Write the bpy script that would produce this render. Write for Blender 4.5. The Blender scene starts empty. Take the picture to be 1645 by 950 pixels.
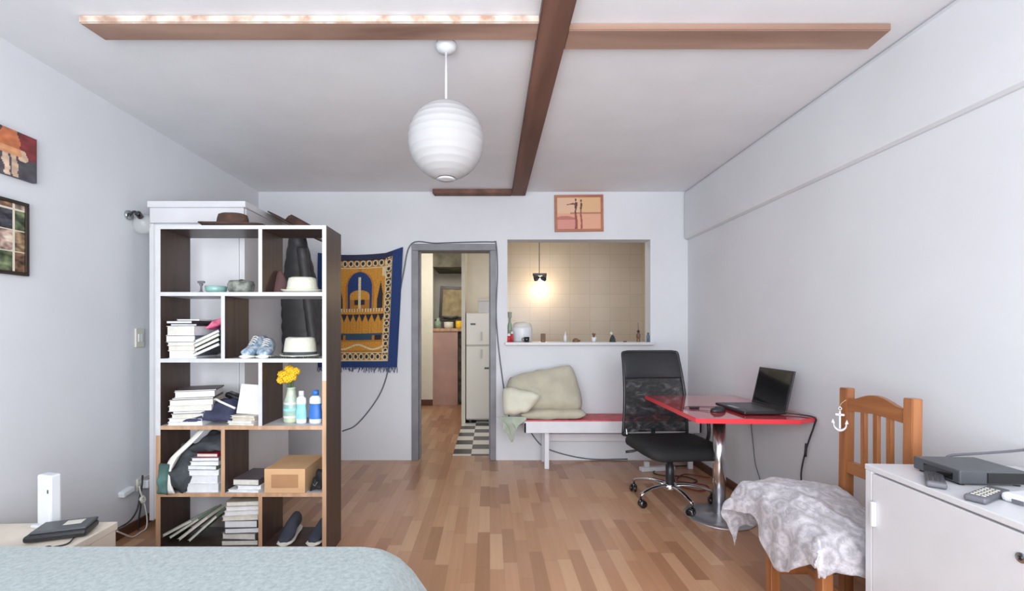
import bpy, bmesh, math, random
from mathutils import Vector, Matrix, Euler, noise
random.seed(7)
PI = math.pi
S = bpy.context.scene
C = S.collection

# ------------------------------------------------------------------ camera, world, lights, exposure
EYE = 1.258
cd = bpy.data.cameras.new('camera'); cam = bpy.data.objects.new('camera', cd); C.objects.link(cam)
cam.location = (0, 0, EYE); cam.rotation_euler = (PI/2, 0, 0)
cd.sensor_width = 36; cd.lens = 36*720/1645; cd.clip_start = .05
cd.shift_x = 35.5/1645; cd.shift_y = 56/1645
S.camera = cam
S.view_settings.view_transform = 'Standard'; S.view_settings.look = 'None'
S.view_settings.exposure = 0.0; S.view_settings.gamma = 1; S.view_settings.use_curve_mapping = False
S.cycles.use_denoising = True; S.cycles.max_bounces = 10; S.cycles.diffuse_bounces = 6
S.cycles.sample_clamp_indirect = 6
w = bpy.data.worlds.new('sky'); S.world = w; w.use_nodes = True
w.node_tree.nodes['Background'].inputs[0].default_value = (.80, .88, 1, 1)
w.node_tree.nodes['Background'].inputs[1].default_value = 1.6

def area(name, loc, rot, sx, sy, power, col=(1, 1, 1), spread=PI):
    d = bpy.data.lights.new(name, 'AREA'); d.shape = 'RECTANGLE'; d.size = sx; d.size_y = sy
    d.energy = power; d.color = col; d.spread = spread
    o = bpy.data.objects.new(name, d); C.objects.link(o); o.location = loc; o.rotation_euler = rot
    return o
# daylight through the wide window behind the camera
area('window_daylight', (-.15, -1.02, 1.42), (PI/2, 0, 0), 3.5, 2.1, 172, (.97, .98, 1))
# unseen fill lights, added to brighten the kitchen and the hall
area('kitchen_fill_light', (.9, 5.1, 2.55), (.25, 0, 0), .9, .5, 7.5, (1, .92, .84))
area('hall_fill_light', (-.8, 6.3, 2.5), (.75, 0, 0), .3, .3, 13, (1, .95, .88))

# ------------------------------------------------------------------ materials
def lin(c):
    r = []
    for v in c[:3]:
        v /= 255.
        r.append(v/12.92 if v <= .04045 else ((v+.055)/1.055)**2.4)
    return (*r, 1)
def newmat(name):
    m = bpy.data.materials.new(name); m.use_nodes = True
    return m, m.node_tree.nodes, m.node_tree.links, m.node_tree.nodes['Principled BSDF']
def mat(name, col, rough=.5, metal=0, var=0., vs=8., bump=0., bs=60., coat=0, col2=None, trans=0, sheen=0):
    m, N, L, P = newmat(name)
    P.inputs['Base Color'].default_value = lin(col)
    P.inputs['Roughness'].default_value = rough; P.inputs['Metallic'].default_value = metal
    P.inputs['Coat Weight'].default_value = coat
    P.inputs['Transmission Weight'].default_value = trans
    P.inputs['Sheen Weight'].default_value = sheen
    if var or col2 or bump:
        tc = N.new('ShaderNodeTexCoord')
    if var or col2:
        nz = N.new('ShaderNodeTexNoise'); nz.inputs['Scale'].default_value = vs; nz.inputs['Detail'].default_value = 5
        L.new(tc.outputs['Object'], nz.inputs['Vector'])
        rp = N.new('ShaderNodeValToRGB')
        a = lin([max(0, c*(1-var)) for c in col]); b = lin(col2) if col2 else lin([min(255, c*(1+var)) for c in col])
        rp.color_ramp.elements[0].position = .35; rp.color_ramp.elements[0].color = a
        rp.color_ramp.elements[1].position = .65; rp.color_ramp.elements[1].color = b
        L.new(nz.outputs['Fac'], rp.inputs[0]); L.new(rp.outputs[0], P.inputs['Base Color'])
    if bump:
        n2 = N.new('ShaderNodeTexNoise'); n2.inputs['Scale'].default_value = bs; n2.inputs['Detail'].default_value = 4
        L.new(tc.outputs['Object'], n2.inputs['Vector'])
        bp = N.new('ShaderNodeBump'); bp.inputs['Strength'].default_value = bump; bp.inputs['Distance'].default_value = .01
        L.new(n2.outputs['Fac'], bp.inputs['Height']); L.new(bp.outputs[0], P.inputs['Normal'])
    return m
def wood(name, c1, c2, axis=0, rough=.45, stretch=.08, scale=22, coat=0):
    m, N, L, P = newmat(name)
    tc = N.new('ShaderNodeTexCoord'); mp = N.new('ShaderNodeMapping')
    sc = [1, 1, 1]; sc[axis] = stretch; mp.inputs['Scale'].default_value = sc
    nz = N.new('ShaderNodeTexNoise'); nz.inputs['Scale'].default_value = scale; nz.inputs['Detail'].default_value = 6; nz.inputs['Distortion'].default_value = .6
    rp = N.new('ShaderNodeValToRGB')
    rp.color_ramp.elements[0].position = .32; rp.color_ramp.elements[0].color = lin(c1)
    rp.color_ramp.elements[1].position = .68; rp.color_ramp.elements[1].color = lin(c2)
    L.new(tc.outputs['Object'], mp.inputs[0]); L.new(mp.outputs[0], nz.inputs['Vector'])
    L.new(nz.outputs['Fac'], rp.inputs[0]); L.new(rp.outputs[0], P.inputs['Base Color'])
    P.inputs['Roughness'].default_value = rough; P.inputs['Coat Weight'].default_value = coat
    return m
def attr_mat(name, rough=.8, bump=0, bs=200):
    m, N, L, P = newmat(name)
    a = N.new('ShaderNodeAttribute'); a.attribute_name = 'pattern'
    L.new(a.outputs['Color'], P.inputs['Base Color']); P.inputs['Roughness'].default_value = rough
    if bump:
        n2 = N.new('ShaderNodeTexNoise'); n2.inputs['Scale'].default_value = bs
        bp = N.new('ShaderNodeBump'); bp.inputs['Strength'].default_value = bump; bp.inputs['Distance'].default_value = .005
        L.new(n2.outputs['Fac'], bp.inputs['Height']); L.new(bp.outputs[0], P.inputs['Normal'])
    return m
def floor_mat():
    m, N, L, P = newmat('laminate_floor')
    tc = N.new('ShaderNodeTexCoord'); sx = N.new('ShaderNodeSeparateXYZ'); L.new(tc.outputs['Object'], sx.inputs[0])
    def mth(op, a, b=None):
        n = N.new('ShaderNodeMath'); n.operation = op
        for i, v in enumerate((a, b)):
            if v is None: continue
            if isinstance(v, (int, float)): n.inputs[i].default_value = v
            else: L.new(v, n.inputs[i])
        return n.outputs[0]
    W, LN = .074, .41
    rx = mth('DIVIDE', sx.outputs['X'], W); row = mth('FLOOR', rx)
    wn = N.new('ShaderNodeTexWhiteNoise'); wn.noise_dimensions = '1D'; L.new(row, wn.inputs['W'])
    cy = mth('ADD', mth('DIVIDE', sx.outputs['Y'], LN), mth('MULTIPLY', wn.outputs['Value'], 7.3)); cell = mth('FLOOR', cy)
    cb = N.new('ShaderNodeCombineXYZ'); L.new(row, cb.inputs[0]); L.new(cell, cb.inputs[1])
    w2 = N.new('ShaderNodeTexWhiteNoise'); w2.noise_dimensions = '2D'; L.new(cb.outputs[0], w2.inputs['Vector'])
    rp = N.new('ShaderNodeValToRGB'); cr = rp.color_ramp
    cr.elements[0].position = 0; cr.elements[0].color = lin((160, 116, 86))
    cr.elements[1].position = 1; cr.elements[1].color = lin((204, 164, 128))
    for p, c in ((.22, (176, 130, 98)), (.5, (188, 142, 108)), (.75, (194, 150, 118))):
        e = cr.elements.new(p); e.color = lin(c)
    L.new(w2.outputs['Value'], rp.inputs[0])
    mp = N.new('ShaderNodeMapping'); mp.inputs['Scale'].default_value = (1, .05, 1); L.new(tc.outputs['Object'], mp.inputs[0])
    gn = N.new('ShaderNodeTexNoise'); gn.inputs['Scale'].default_value = 45; gn.inputs['Detail'].default_value = 5; L.new(mp.outputs[0], gn.inputs['Vector'])
    mr = N.new('ShaderNodeMapRange'); mr.inputs[3].default_value = .82; mr.inputs[4].default_value = 1.06; L.new(gn.outputs['Fac'], mr.inputs[0])
    # thin joints between strips
    fx = mth('FRACT', rx); fy = mth('FRACT', cy)
    jx = mth('LESS_THAN', fx, .022); jy = mth('LESS_THAN', fy, .006)
    j = mth('MULTIPLY', mth('MAXIMUM', jx, jy), .22)
    fac = mth('MULTIPLY', mr.outputs[0], mth('SUBTRACT', 1.0, j))
    mx = N.new('ShaderNodeVectorMath'); mx.operation = 'SCALE'
    L.new(rp.outputs[0], mx.inputs[0]); L.new(fac, mx.inputs['Scale'])
    L.new(mx.outputs[0], P.inputs['Base Color'])
    P.inputs['Roughness'].default_value = .28
    P.inputs['Specular IOR Level'].default_value = .75
    return m
def tile_mat(name, c1, c2, mortar, bw, bh, ms, rough=.3, axes='XZ', check=False):
    m, N, L, P = newmat(name)
    tc = N.new('ShaderNodeTexCoord'); sx = N.new('ShaderNodeSeparateXYZ'); cb = N.new('ShaderNodeCombineXYZ')
    L.new(tc.outputs['Object'], sx.inputs[0])
    L.new(sx.outputs[axes[0]], cb.inputs[0]); L.new(sx.outputs[axes[1]], cb.inputs[1])
    if check:
        ck = N.new('ShaderNodeTexChecker'); ck.inputs['Scale'].default_value = 1/bw
        ck.inputs['Color1'].default_value = lin(c1); ck.inputs['Color2'].default_value = lin(c2)
        L.new(cb.outputs[0], ck.inputs['Vector']); L.new(ck.outputs['Color'], P.inputs['Base Color'])
    else:
        b = N.new('ShaderNodeTexBrick'); b.offset = 0; b.inputs['Scale'].default_value = 1
        b.inputs['Brick Width'].default_value = bw; b.inputs['Row Height'].default_value = bh; b.inputs['Mortar Size'].default_value = ms
        b.inputs['Color1'].default_value = lin(c1); b.inputs['Color2'].default_value = lin(c2); b.inputs['Mortar'].default_value = lin(mortar)
        L.new(cb.outputs[0], b.inputs['Vector']); L.new(b.outputs['Color'], P.inputs['Base Color'])
    P.inputs['Roughness'].default_value = rough
    return m

M = {}
M['wall'] = mat('white_wall_paint', (209, 212, 217), .85, var=.012, vs=2, bump=.05, bs=35)
M['ceil'] = mat('white_ceiling_paint', (220, 221, 225), .9, var=.012, vs=3, bump=.05, bs=30)
M['floor'] = floor_mat()
M['tile_floor'] = tile_mat('checker_floor_tiles', (225, 225, 222), (62, 66, 70), None, .19, .19, 0, .3, 'XY', True)
M['tile_wall'] = tile_mat('cream_wall_tiles', (206, 194, 180), (202, 190, 176), (188, 175, 160), .30, .2, .003, .22)
M['frame_grey'] = mat('grey_metal_frame', (120, 121, 126), .5, .1, var=.06, vs=6)
M['dark_base'] = wood('dark_skirting_wood', (70, 42, 30), (104, 64, 44), 1)
M['beam_light'] = wood('worn_ceiling_board', (122, 92, 78), (166, 136, 120), 0, .8, .12, 7)
M['beam_dark'] = wood('dark_ceiling_beam', (84, 56, 46), (124, 88, 74), 1, .7, .12, 8)
M['beam_paint'] = mat('peeling_paint_wood', (168, 138, 120), .85, col2=(224, 216, 206), vs=14)
M['wenge'] = wood('dark_brown_laminate', (54, 42, 38), (76, 59, 51), 2, .38)
M['white_edge'] = mat('white_edge_band', (190, 191, 193), .45, var=.02, vs=20)
M['tan_edge'] = wood('tan_edge_wood', (160, 124, 96), (196, 160, 130), 2)
M['white_lac'] = mat('white_lacquer', (204, 205, 209), .35, var=.01)
M['white_body'] = mat('white_melamine', (206, 207, 210), .45, var=.012)
M['groove'] = mat('socket_grey', (120, 118, 116), .8)  # plain grey of the wall outlet's socket discs
M['cream_top'] = mat('cream_tabletop', (214, 204, 190), .5, var=.04, vs=5)
M['black_pl'] = mat('black_plastic', (38, 39, 42), .38, var=.1)
M['grey_pl'] = mat('dark_grey_plastic', (72, 75, 80), .4, var=.06)
M['gloss_black'] = mat('glossy_black', (18, 18, 20), .12, coat=.5)
M['white_pl'] = mat('white_plastic', (212, 216, 220), .35, var=.01)
M['ivory_pl'] = mat('ivory_plastic', (208, 206, 196), .4)
M['chrome'] = mat('chrome', (222, 222, 225), .2, 1)
M['plate_steel'] = mat('satin_steel_plate', (196, 198, 202), .38, .85)
M['steel'] = mat('brushed_steel', (178, 180, 184), .25, 1, var=.05)
M['red_top'] = mat('red_glossy_top', (196, 52, 60), .10, coat=1, var=.03)
M['red_edge'] = mat('red_edge', (220, 62, 72), .3)
M['red_vinyl'] = mat('red_bench_top', (196, 84, 94), .5, var=.08, vs=15)
M['pine'] = wood('orange_pine', (130, 78, 44), (168, 110, 68), 2, .35, .1, 16, .3)
M['pine_y'] = wood('orange_pine_rail', (130, 78, 44), (168, 110, 68), 1, .35, .1, 16, .3)
M['leather'] = mat('black_leather', (34, 36, 40), .42, bump=.15, bs=120)
M['fabric_blk'] = mat('black_seat_fabric', (24, 26, 28), .75, bump=.2, bs=300)
M['beige'] = mat('beige_linen', (182, 178, 160), .95, var=.04, vs=6, bump=.3, bs=60, sheen=.2)
M['pale'] = mat('pale_cushion_linen', (204, 204, 188), .95, var=.03, vs=6, bump=.3, bs=60, sheen=.2)
M['sage'] = mat('sage_green_cloth', (160, 170, 156), .95, var=.06, vs=10, bump=.2)
M['white_paint_metal'] = mat('white_bench_paint', (214, 216, 222), .4, var=.015)
M['paper'] = mat('book_pages', (202, 200, 192), .85, var=.03, vs=40)
M['paper_w'] = mat('white_book_pages', (212, 214, 218), .85, var=.02, vs=40)
M['paper_c'] = mat('cream_book_pages', (190, 182, 164), .85, var=.04, vs=40)
M['straw'] = mat('white_straw', (206, 206, 192), .85, bump=.3, bs=120)
M['felt'] = mat('brown_felt', (74, 54, 47), .95, var=.15, vs=12, bump=.3, bs=80)
M['leatherbrown'] = mat('brown_leather', (64, 44, 36), .6, var=.35, vs=14)
M['cord_black'] = mat('black_cable', (40, 40, 44), .5)
M['cord_grey'] = mat('grey_cable', (98, 98, 106), .5)
M['cord_white'] = mat('white_cable', (212, 210, 204), .5)
M['cord_red'] = mat('red_brown_cable', (120, 50, 40), .5)
M['puffer'] = mat('charcoal_puffer_nylon', (54, 54, 56), .5, var=.1, vs=8)
M['glass_aqua'] = mat('aqua_glass', (176, 222, 216), .08, trans=.5)
M['stone'] = mat('grey_stoneware', (112, 116, 110), .5, var=.25, vs=30)
M['maroon'] = mat('maroon_felt', (92, 66, 64), .9, var=.08)
M['kraft'] = mat('tan_cardboard', (196, 158, 118), .8, var=.03, vs=6)
M['kraft_in'] = mat('brown_cardboard_panel', (164, 124, 88), .85, var=.04)
M['navy'] = mat('navy_canvas', (52, 56, 80), .9, var=.12, vs=14, bump=.3, bs=60)
M['charcoal_cloth'] = mat('charcoal_cloth', (56, 60, 64), .9, var=.2, vs=12, bump=.3, bs=50)
M['green_cloth'] = mat('dark_green_cloth', (70, 100, 96), .9, var=.15, vs=12, bump=.3, bs=50)
M['pink'] = mat('pink_print', (190, 90, 120), .8, var=.2, vs=30)
M['yellow'] = mat('yellow_petals', (240, 190, 40), .7, var=.08, vs=60)
M['stem'] = mat('green_stem', (80, 110, 60), .7)
M['blue_label'] = mat('blue_label', (50, 110, 190), .4)
M['lightblue_label'] = mat('light_blue_label', (140, 205, 225), .4, var=.06, vs=30)
M['vase'] = mat('teal_vase_glass', (128, 170, 168), .2, col2=(196, 200, 170), vs=14)
M['sneaker'] = mat('blue_patterned_canvas', (92, 124, 150), .85, col2=(200, 208, 214), vs=40)
M['sole'] = mat('white_rubber_sole', (214, 212, 204), .7)
M['navy_shoe'] = mat('dark_slate_shoe', (58, 62, 74), .8, var=.08)
M['pinkpanel'] = mat('pinkish_brown_panel', (176, 142, 134), .45, var=.05, vs=3)
M['cream_wall'] = mat('cream_hall_paint', (222, 219, 208), .85, var=.012)
M['dark_loft'] = mat('dark_loft_boards', (112, 108, 94), .9, col2=(72, 70, 60), vs=5)
M['gold_art'] = mat('aged_gold_print', (176, 160, 120), .6, col2=(140, 122, 86), vs=8)
M['dark_frame'] = mat('dark_wood_frame', (46, 38, 32), .4)
M['green_gl'] = mat('green_glass', (176, 200, 182), .1, trans=.4)
M['red_pl'] = mat('red_plastic', (196, 40, 50), .4)
M['brown_item'] = mat('brown_carved_wood', (112, 82, 62), .6, var=.15)
M['enamel'] = mat('white_enamel', (230, 229, 222), .35)
M['cabinetgrey'] = mat('dark_shelf_recess', (40, 36, 34), .7, col2=(110, 100, 96), vs=9)
def lantern_mat():
    m, N, L, P = newmat('white_paper_shade')
    P.inputs['Base Color'].default_value = lin((202, 202, 204)); P.inputs['Roughness'].default_value = .8
    tr = N.new('ShaderNodeBsdfTranslucent'); tr.inputs[0].default_value = lin((206, 206, 208)); mx = N.new('ShaderNodeMixShader'); mx.inputs[0].default_value = .35
    out = N['Material Output']; L.new(P.outputs[0], mx.inputs[1]); L.new(tr.outputs[0], mx.inputs[2]); L.new(mx.outputs[0], out.inputs[0])
    return m
M['lantern'] = lantern_mat()
def mesh_mat():
    m, N, L, P = newmat('black_see_through_mesh')
    P.inputs['Base Color'].default_value = lin((30, 32, 34)); P.inputs['Roughness'].default_value = .55
    tr = N.new('ShaderNodeBsdfTransparent'); mx = N.new('ShaderNodeMixShader')
    tc = N.new('ShaderNodeTexCoord'); mp = N.new('ShaderNodeMapping'); mp.inputs['Scale'].default_value = (1.2, 1, 2.4); mp.inputs['Rotation'].default_value = (0, .5, 0)
    nz = N.new('ShaderNodeTexNoise'); nz.inputs['Scale'].default_value = 9; nz.inputs['Distortion'].default_value = 1.2
    mr = N.new('ShaderNodeMapRange'); mr.inputs[1].default_value = .4; mr.inputs[2].default_value = .7; mr.inputs[3].default_value = .12; mr.inputs[4].default_value = .62
    L.new(tc.outputs['Object'], mp.inputs[0]); L.new(mp.outputs[0], nz.inputs['Vector']); L.new(nz.outputs['Fac'], mr.inputs[0]); L.new(mr.outputs[0], mx.inputs[0])
    out = N['Material Output']; L.new(P.outputs[0], mx.inputs[1]); L.new(tr.outputs[0], mx.inputs[2]); L.new(mx.outputs[0], out.inputs[0])
    return m
M['mesh'] = mesh_mat()
def bulb_mat():
    m, N, L, P = newmat('lit_bulb')
    P.inputs['Emission Color'].default_value = (1, .86, .62, 1); P.inputs['Emission Strength'].default_value = 12
    return m
M['bulb'] = bulb_mat()
def clear_mat():
    m, N, L, P = newmat('window_glass')
    tr = N.new('ShaderNodeBsdfTransparent'); gl = N.new('ShaderNodeBsdfGlossy'); gl.inputs['Roughness'].default_value = .02
    mx = N.new('ShaderNodeMixShader'); mx.inputs[0].default_value = .06
    L.new(tr.outputs[0], mx.inputs[1]); L.new(gl.outputs[0], mx.inputs[2]); L.new(mx.outputs[0], N['Material Output'].inputs[0])
    return m
M['clear'] = clear_mat()
def frosted_mat():
    m, N, L, P = newmat('frosted_lamp_glass')
    P.inputs['Base Color'].default_value = lin((225, 228, 226)); P.inputs['Roughness'].default_value = .1; P.inputs['Alpha'].default_value = .22
    return m
M['frost'] = frosted_mat()
def blanket_mat():
    m, N, L, P = newmat('grey_blue_blanket')
    tc = N.new('ShaderNodeTexCoord'); n1 = N.new('ShaderNodeTexNoise'); n1.inputs['Scale'].default_value = 60; n1.inputs['Detail'].default_value = 8; n1.inputs['Roughness'].default_value = .7
    rp = N.new('ShaderNodeValToRGB'); rp.color_ramp.elements[0].position = .3; rp.color_ramp.elements[0].color = lin((124, 138, 140)); rp.color_ramp.elements[1].position = .75; rp.color_ramp.elements[1].color = lin((170, 182, 182))
    L.new(tc.outputs['Object'], n1.inputs['Vector']); L.new(n1.outputs['Fac'], rp.inputs[0]); L.new(rp.outputs[0], P.inputs['Base Color'])
    bp = N.new('ShaderNodeBump'); bp.inputs['Strength'].default_value = .25; bp.inputs['Distance'].default_value = .008; L.new(n1.outputs['Fac'], bp.inputs['Height']); L.new(bp.outputs[0], P.inputs['Normal'])
    P.inputs['Roughness'].default_value = .95; P.inputs['Sheen Weight'].default_value = .3
    return m
M['blanket'] = blanket_mat()
def damask_mat():
    m, N, L, P = newmat('silver_patterned_cloth')
    tc = N.new('ShaderNodeTexCoord'); v = N.new('ShaderNodeTexVoronoi'); v.inputs['Scale'].default_value = 13; v.feature = 'F1'
    nz = N.new('ShaderNodeTexNoise'); nz.inputs['Scale'].default_value = 38; nz.inputs['Detail'].default_value = 5; nz.inputs['Distortion'].default_value = 2.2
    sn = N.new('ShaderNodeMath'); sn.operation = 'SINE'; mu = N.new('ShaderNodeMath'); mu.operation = 'MULTIPLY'; mu.inputs[1].default_value = 17
    ad = N.new('ShaderNodeMath'); ad.operation = 'MULTIPLY_ADD'; ad.inputs[1].default_value = .16
    L.new(tc.outputs['Object'], v.inputs['Vector']); L.new(tc.outputs['Object'], nz.inputs['Vector'])
    L.new(v.outputs['Distance'], mu.inputs[0]); L.new(mu.outputs[0], sn.inputs[0]); L.new(sn.outputs[0], ad.inputs[0]); L.new(nz.outputs['Fac'], ad.inputs[2])
    rp = N.new('ShaderNodeValToRGB'); rp.color_ramp.elements[0].position = .3; rp.color_ramp.elements[0].color = lin((158, 155, 162)); rp.color_ramp.elements[1].position = .72; rp.color_ramp.elements[1].color = lin((194, 191, 197))
    L.new(ad.outputs[0], rp.inputs[0]); L.new(rp.outputs[0], P.inputs['Base Color']); P.inputs['Roughness'].default_value = .42; P.inputs['Metallic'].default_value = .1
    bp = N.new('ShaderNodeBump'); bp.inputs['Strength'].default_value = .25; bp.inputs['Distance'].default_value = .006; L.new(ad.outputs[0], bp.inputs['Height']); L.new(bp.outputs[0], P.inputs['Normal'])
    P.inputs['Sheen Weight'].default_value = .3
    return m
M['damask'] = damask_mat()
M['pattern'] = attr_mat('woven_pattern', .9, .2)
M['print'] = attr_mat('printed_picture', .55)

# ------------------------------------------------------------------ mesh helpers
def NB(): return bmesh.new()
def merge(bm, t, mtx=None, mi=0):
    if mtx is not None: bmesh.ops.transform(t, matrix=mtx, verts=t.verts)
    mp = {v: bm.verts.new(v.co) for v in t.verts}
    for f in t.faces:
        try: nf = bm.faces.new([mp[v] for v in f.verts])
        except ValueError: continue
        nf.smooth = f.smooth; nf.material_index = mi or f.material_index
    t.free()
def box(bm, x0, x1, y0, y1, z0, z1, bev=.0, mi=0, rot=None, seg=2):
    t = NB(); c = Vector(((x0+x1)/2, (y0+y1)/2, (z0+z1)/2)); d = (abs(x1-x0), abs(y1-y0), abs(z1-z0))
    bmesh.ops.create_cube(t, size=1); bmesh.ops.scale(t, vec=d, verts=t.verts)
    b = min(bev, min(d)*.45)
    if b > 0: bmesh.ops.bevel(t, geom=list(t.edges), offset=b, segments=seg, affect='EDGES', profile=.5)
    m = Matrix.Translation(c)
    if rot: m = m @ Euler(rot).to_matrix().to_4x4()
    merge(bm, t, m, mi); return bm
def B(*a, **k): return box(NB(), *a, **k)
def smooth_path(pts, n=8):
    pts = [Vector(p) for p in pts]
    if len(pts) < 3 or n <= 1: return pts
    P = [2*pts[0]-pts[1]] + pts + [2*pts[-1]-pts[-2]]; out = []
    for i in range(1, len(P)-2):
        for k in range(n):
            t = k/n; a, b, c, d = P[i-1], P[i], P[i+1], P[i+2]
            out.append(.5*((2*b)+(c-a)*t+(2*a-5*b+4*c-d)*t*t+(3*b-a-3*c+d)*t**3))
    out.append(pts[-1]); return out
def tube(bm, pts, r, seg=8, sm=8, mi=0, closed=False):
    P = smooth_path(pts, sm); n = len(P)
    rr = r if callable(r) else (lambda t: r)
    up = None; rings = []
    for i, p in enumerate(P):
        if closed: d = P[(i+1) % n]-P[i-1]
        else: d = P[min(i+1, n-1)]-P[max(i-1, 0)]
        if d.length < 1e-9: d = Vector((0, 0, 1))
        d.normalize()
        if up is None:
            up = Vector((0, 0, 1)) if abs(d.z) < .9 else Vector((1, 0, 0))
        a = d.cross(up)
        if a.length < 1e-6: a = d.cross(Vector((0, 1, .1)))
        a.normalize(); up = a.cross(d).normalized()
        R = rr(i/max(1, n-1))
        rings.append([bm.verts.new(p+R*(math.cos(2*PI*k/seg)*a+math.sin(2*PI*k/seg)*up)) for k in range(seg)])
    for i in range(n if closed else n-1):
        A, Bq = rings[i], rings[(i+1) % n]
        for k in range(seg):
            f = bm.faces.new((A[k], A[(k+1) % seg], Bq[(k+1) % seg], Bq[k])); f.smooth = True; f.material_index = mi
    if not closed:
        for R in (rings[0], rings[-1]):
            f = bm.faces.new(R); f.material_index = mi
    return bm
def lathe(bm, prof, seg=24, c=(0, 0, 0), sx=1, sy=1, mi=0, cap=True, fn=None):
    rings = []
    for r, z in prof:
        ring = []
        for k in range(seg):
            a = 2*PI*k/seg; rr = r*(fn(a, r, z) if fn else 1)
            ring.append(bm.verts.new((c[0]+rr*math.cos(a)*sx, c[1]+rr*math.sin(a)*sy, c[2]+z)))
        rings.append(ring)
    for i in range(len(rings)-1):
        for k in range(seg):
            f = bm.faces.new((rings[i][k], rings[i][(k+1) % seg], rings[i+1][(k+1) % seg], rings[i+1][k])); f.smooth = True; f.material_index = mi
    if cap:
        for R, q in ((rings[0], prof[0]), (rings[-1], prof[-1])):
            if q[0] > 1e-4:
                f = bm.faces.new(R); f.material_index = mi
    return bm
def cyl(bm, p0, p1, r, seg=20, mi=0, bev=.0):
    p0, p1 = Vector(p0), Vector(p1); L = (p1-p0).length; t = NB()
    b = min(bev, r*.4, L*.4)
    pr = [(0.0001, 0), (r-b, 0), (r, b), (r, L-b), (r-b, L), (0.0001, L)] if b else [(0.0001, 0), (r, 0), (r, L), (0.0001, L)]
    lathe(t, pr, seg)
    if not b:
        for f in t.faces: f.smooth = abs(f.normal.z) < .5
    q = (p1-p0).to_track_quat('Z', 'Y').to_matrix().to_4x4()
    merge(bm, t, Matrix.Translation(p0) @ q, mi); return bm
def prism(bm, poly, y0, y1, plane='XZ', mi=0, bev=0):
    """extrude a 2-D outline between y0 and y1 of the remaining axis"""
    t = NB(); conv = {'XZ': lambda a, b, c: (a, c, b), 'XY': lambda a, b, c: (a, b, c), 'YZ': lambda a, b, c: (c, a, b)}[plane]
    A = [t.verts.new(conv(a, b, y0)) for a, b in poly]; D = [t.verts.new(conv(a, b, y1)) for a, b in poly]; n = len(poly)
    t.faces.new(A); t.faces.new(D[::-1])
    for i in range(n): t.faces.new((A[i], D[i], D[(i+1) % n], A[(i+1) % n]))
    bmesh.ops.recalc_face_normals(t, faces=t.faces)
    if bev: bmesh.ops.bevel(t, geom=list(t.edges), offset=bev, segments=2, affect='EDGES')
    merge(bm, t, None, mi); return bm
def loft(bm, secs, cap=True, mi=0):
    R = [[bm.verts.new(p) for p in s] for s in secs]; n = len(R[0])
    for i in range(len(R)-1):
        for k in range(n):
            f = bm.faces.new((R[i][k], R[i][(k+1) % n], R[i+1][(k+1) % n], R[i+1][k])); f.smooth = True; f.material_index = mi
    if cap:
        for s in (R[0], R[-1]): bm.faces.new(s).material_index = mi
    return bm
def quadpad(bm, P00, P10, P11, P01, t, nu=22, nv=18, wr=.01, ws=8, seed=0, pw=2.6, pinch=.04, mi=0, tmin=.004, rnd=.0):
    """a soft stuffed pad spanned between four corners: pillow, folded cloth, bag"""
    P = [Vector(p) for p in (P00, P10, P11, P01)]
    n = ((P[1]-P[0]).cross(P[3]-P[0])).normalized(); cen = sum(P, Vector())/4
    G = {}
    for s in (1, -1):
        for i in range(nu+1):
            for j in range(nv+1):
                edge = i in (0, nu) or j in (0, nv)
                if edge and s == -1: G[s, i, j] = G[1, i, j]; continue
                u, v = i/nu, j/nv; uu, vv = 2*u-1, 2*v-1
                u2, v2 = .5+.5*uu*(1-rnd*vv**4), .5+.5*vv*(1-rnd*uu**4)
                p = P[0]*(1-u2)*(1-v2)+P[1]*u2*(1-v2)+P[2]*u2*v2+P[3]*(1-u2)*v2
                p = p+(cen-p)*pinch*((1-uu*uu)*(vv*vv)+(1-vv*vv)*uu*uu)
                h = max(0, (1-abs(uu)**pw))*max(0, (1-abs(vv)**pw)); h = h**.55
                q = Vector((p.x*ws+seed*7.1, p.y*ws, p.z*ws+s))
                w1 = noise.noise(q)*wr*(1.6 if not edge else 1.1)
                off = s*(t*.5*h+(0 if edge else tmin))+w1
                G[s, i, j] = bm.verts.new(p+n*off+Vector((0, 0, noise.noise(q*1.7)*wr*.7)))
    for s in (1, -1):
        for i in range(nu):
            for j in range(nv):
                q = [G[s, i, j], G[s, i+1, j], G[s, i+1, j+1], G[s, i, j+1]]
                if s == -1: q = q[::-1]
                f = bm.faces.new(q); f.smooth = True; f.material_index = mi
    return bm
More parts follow.
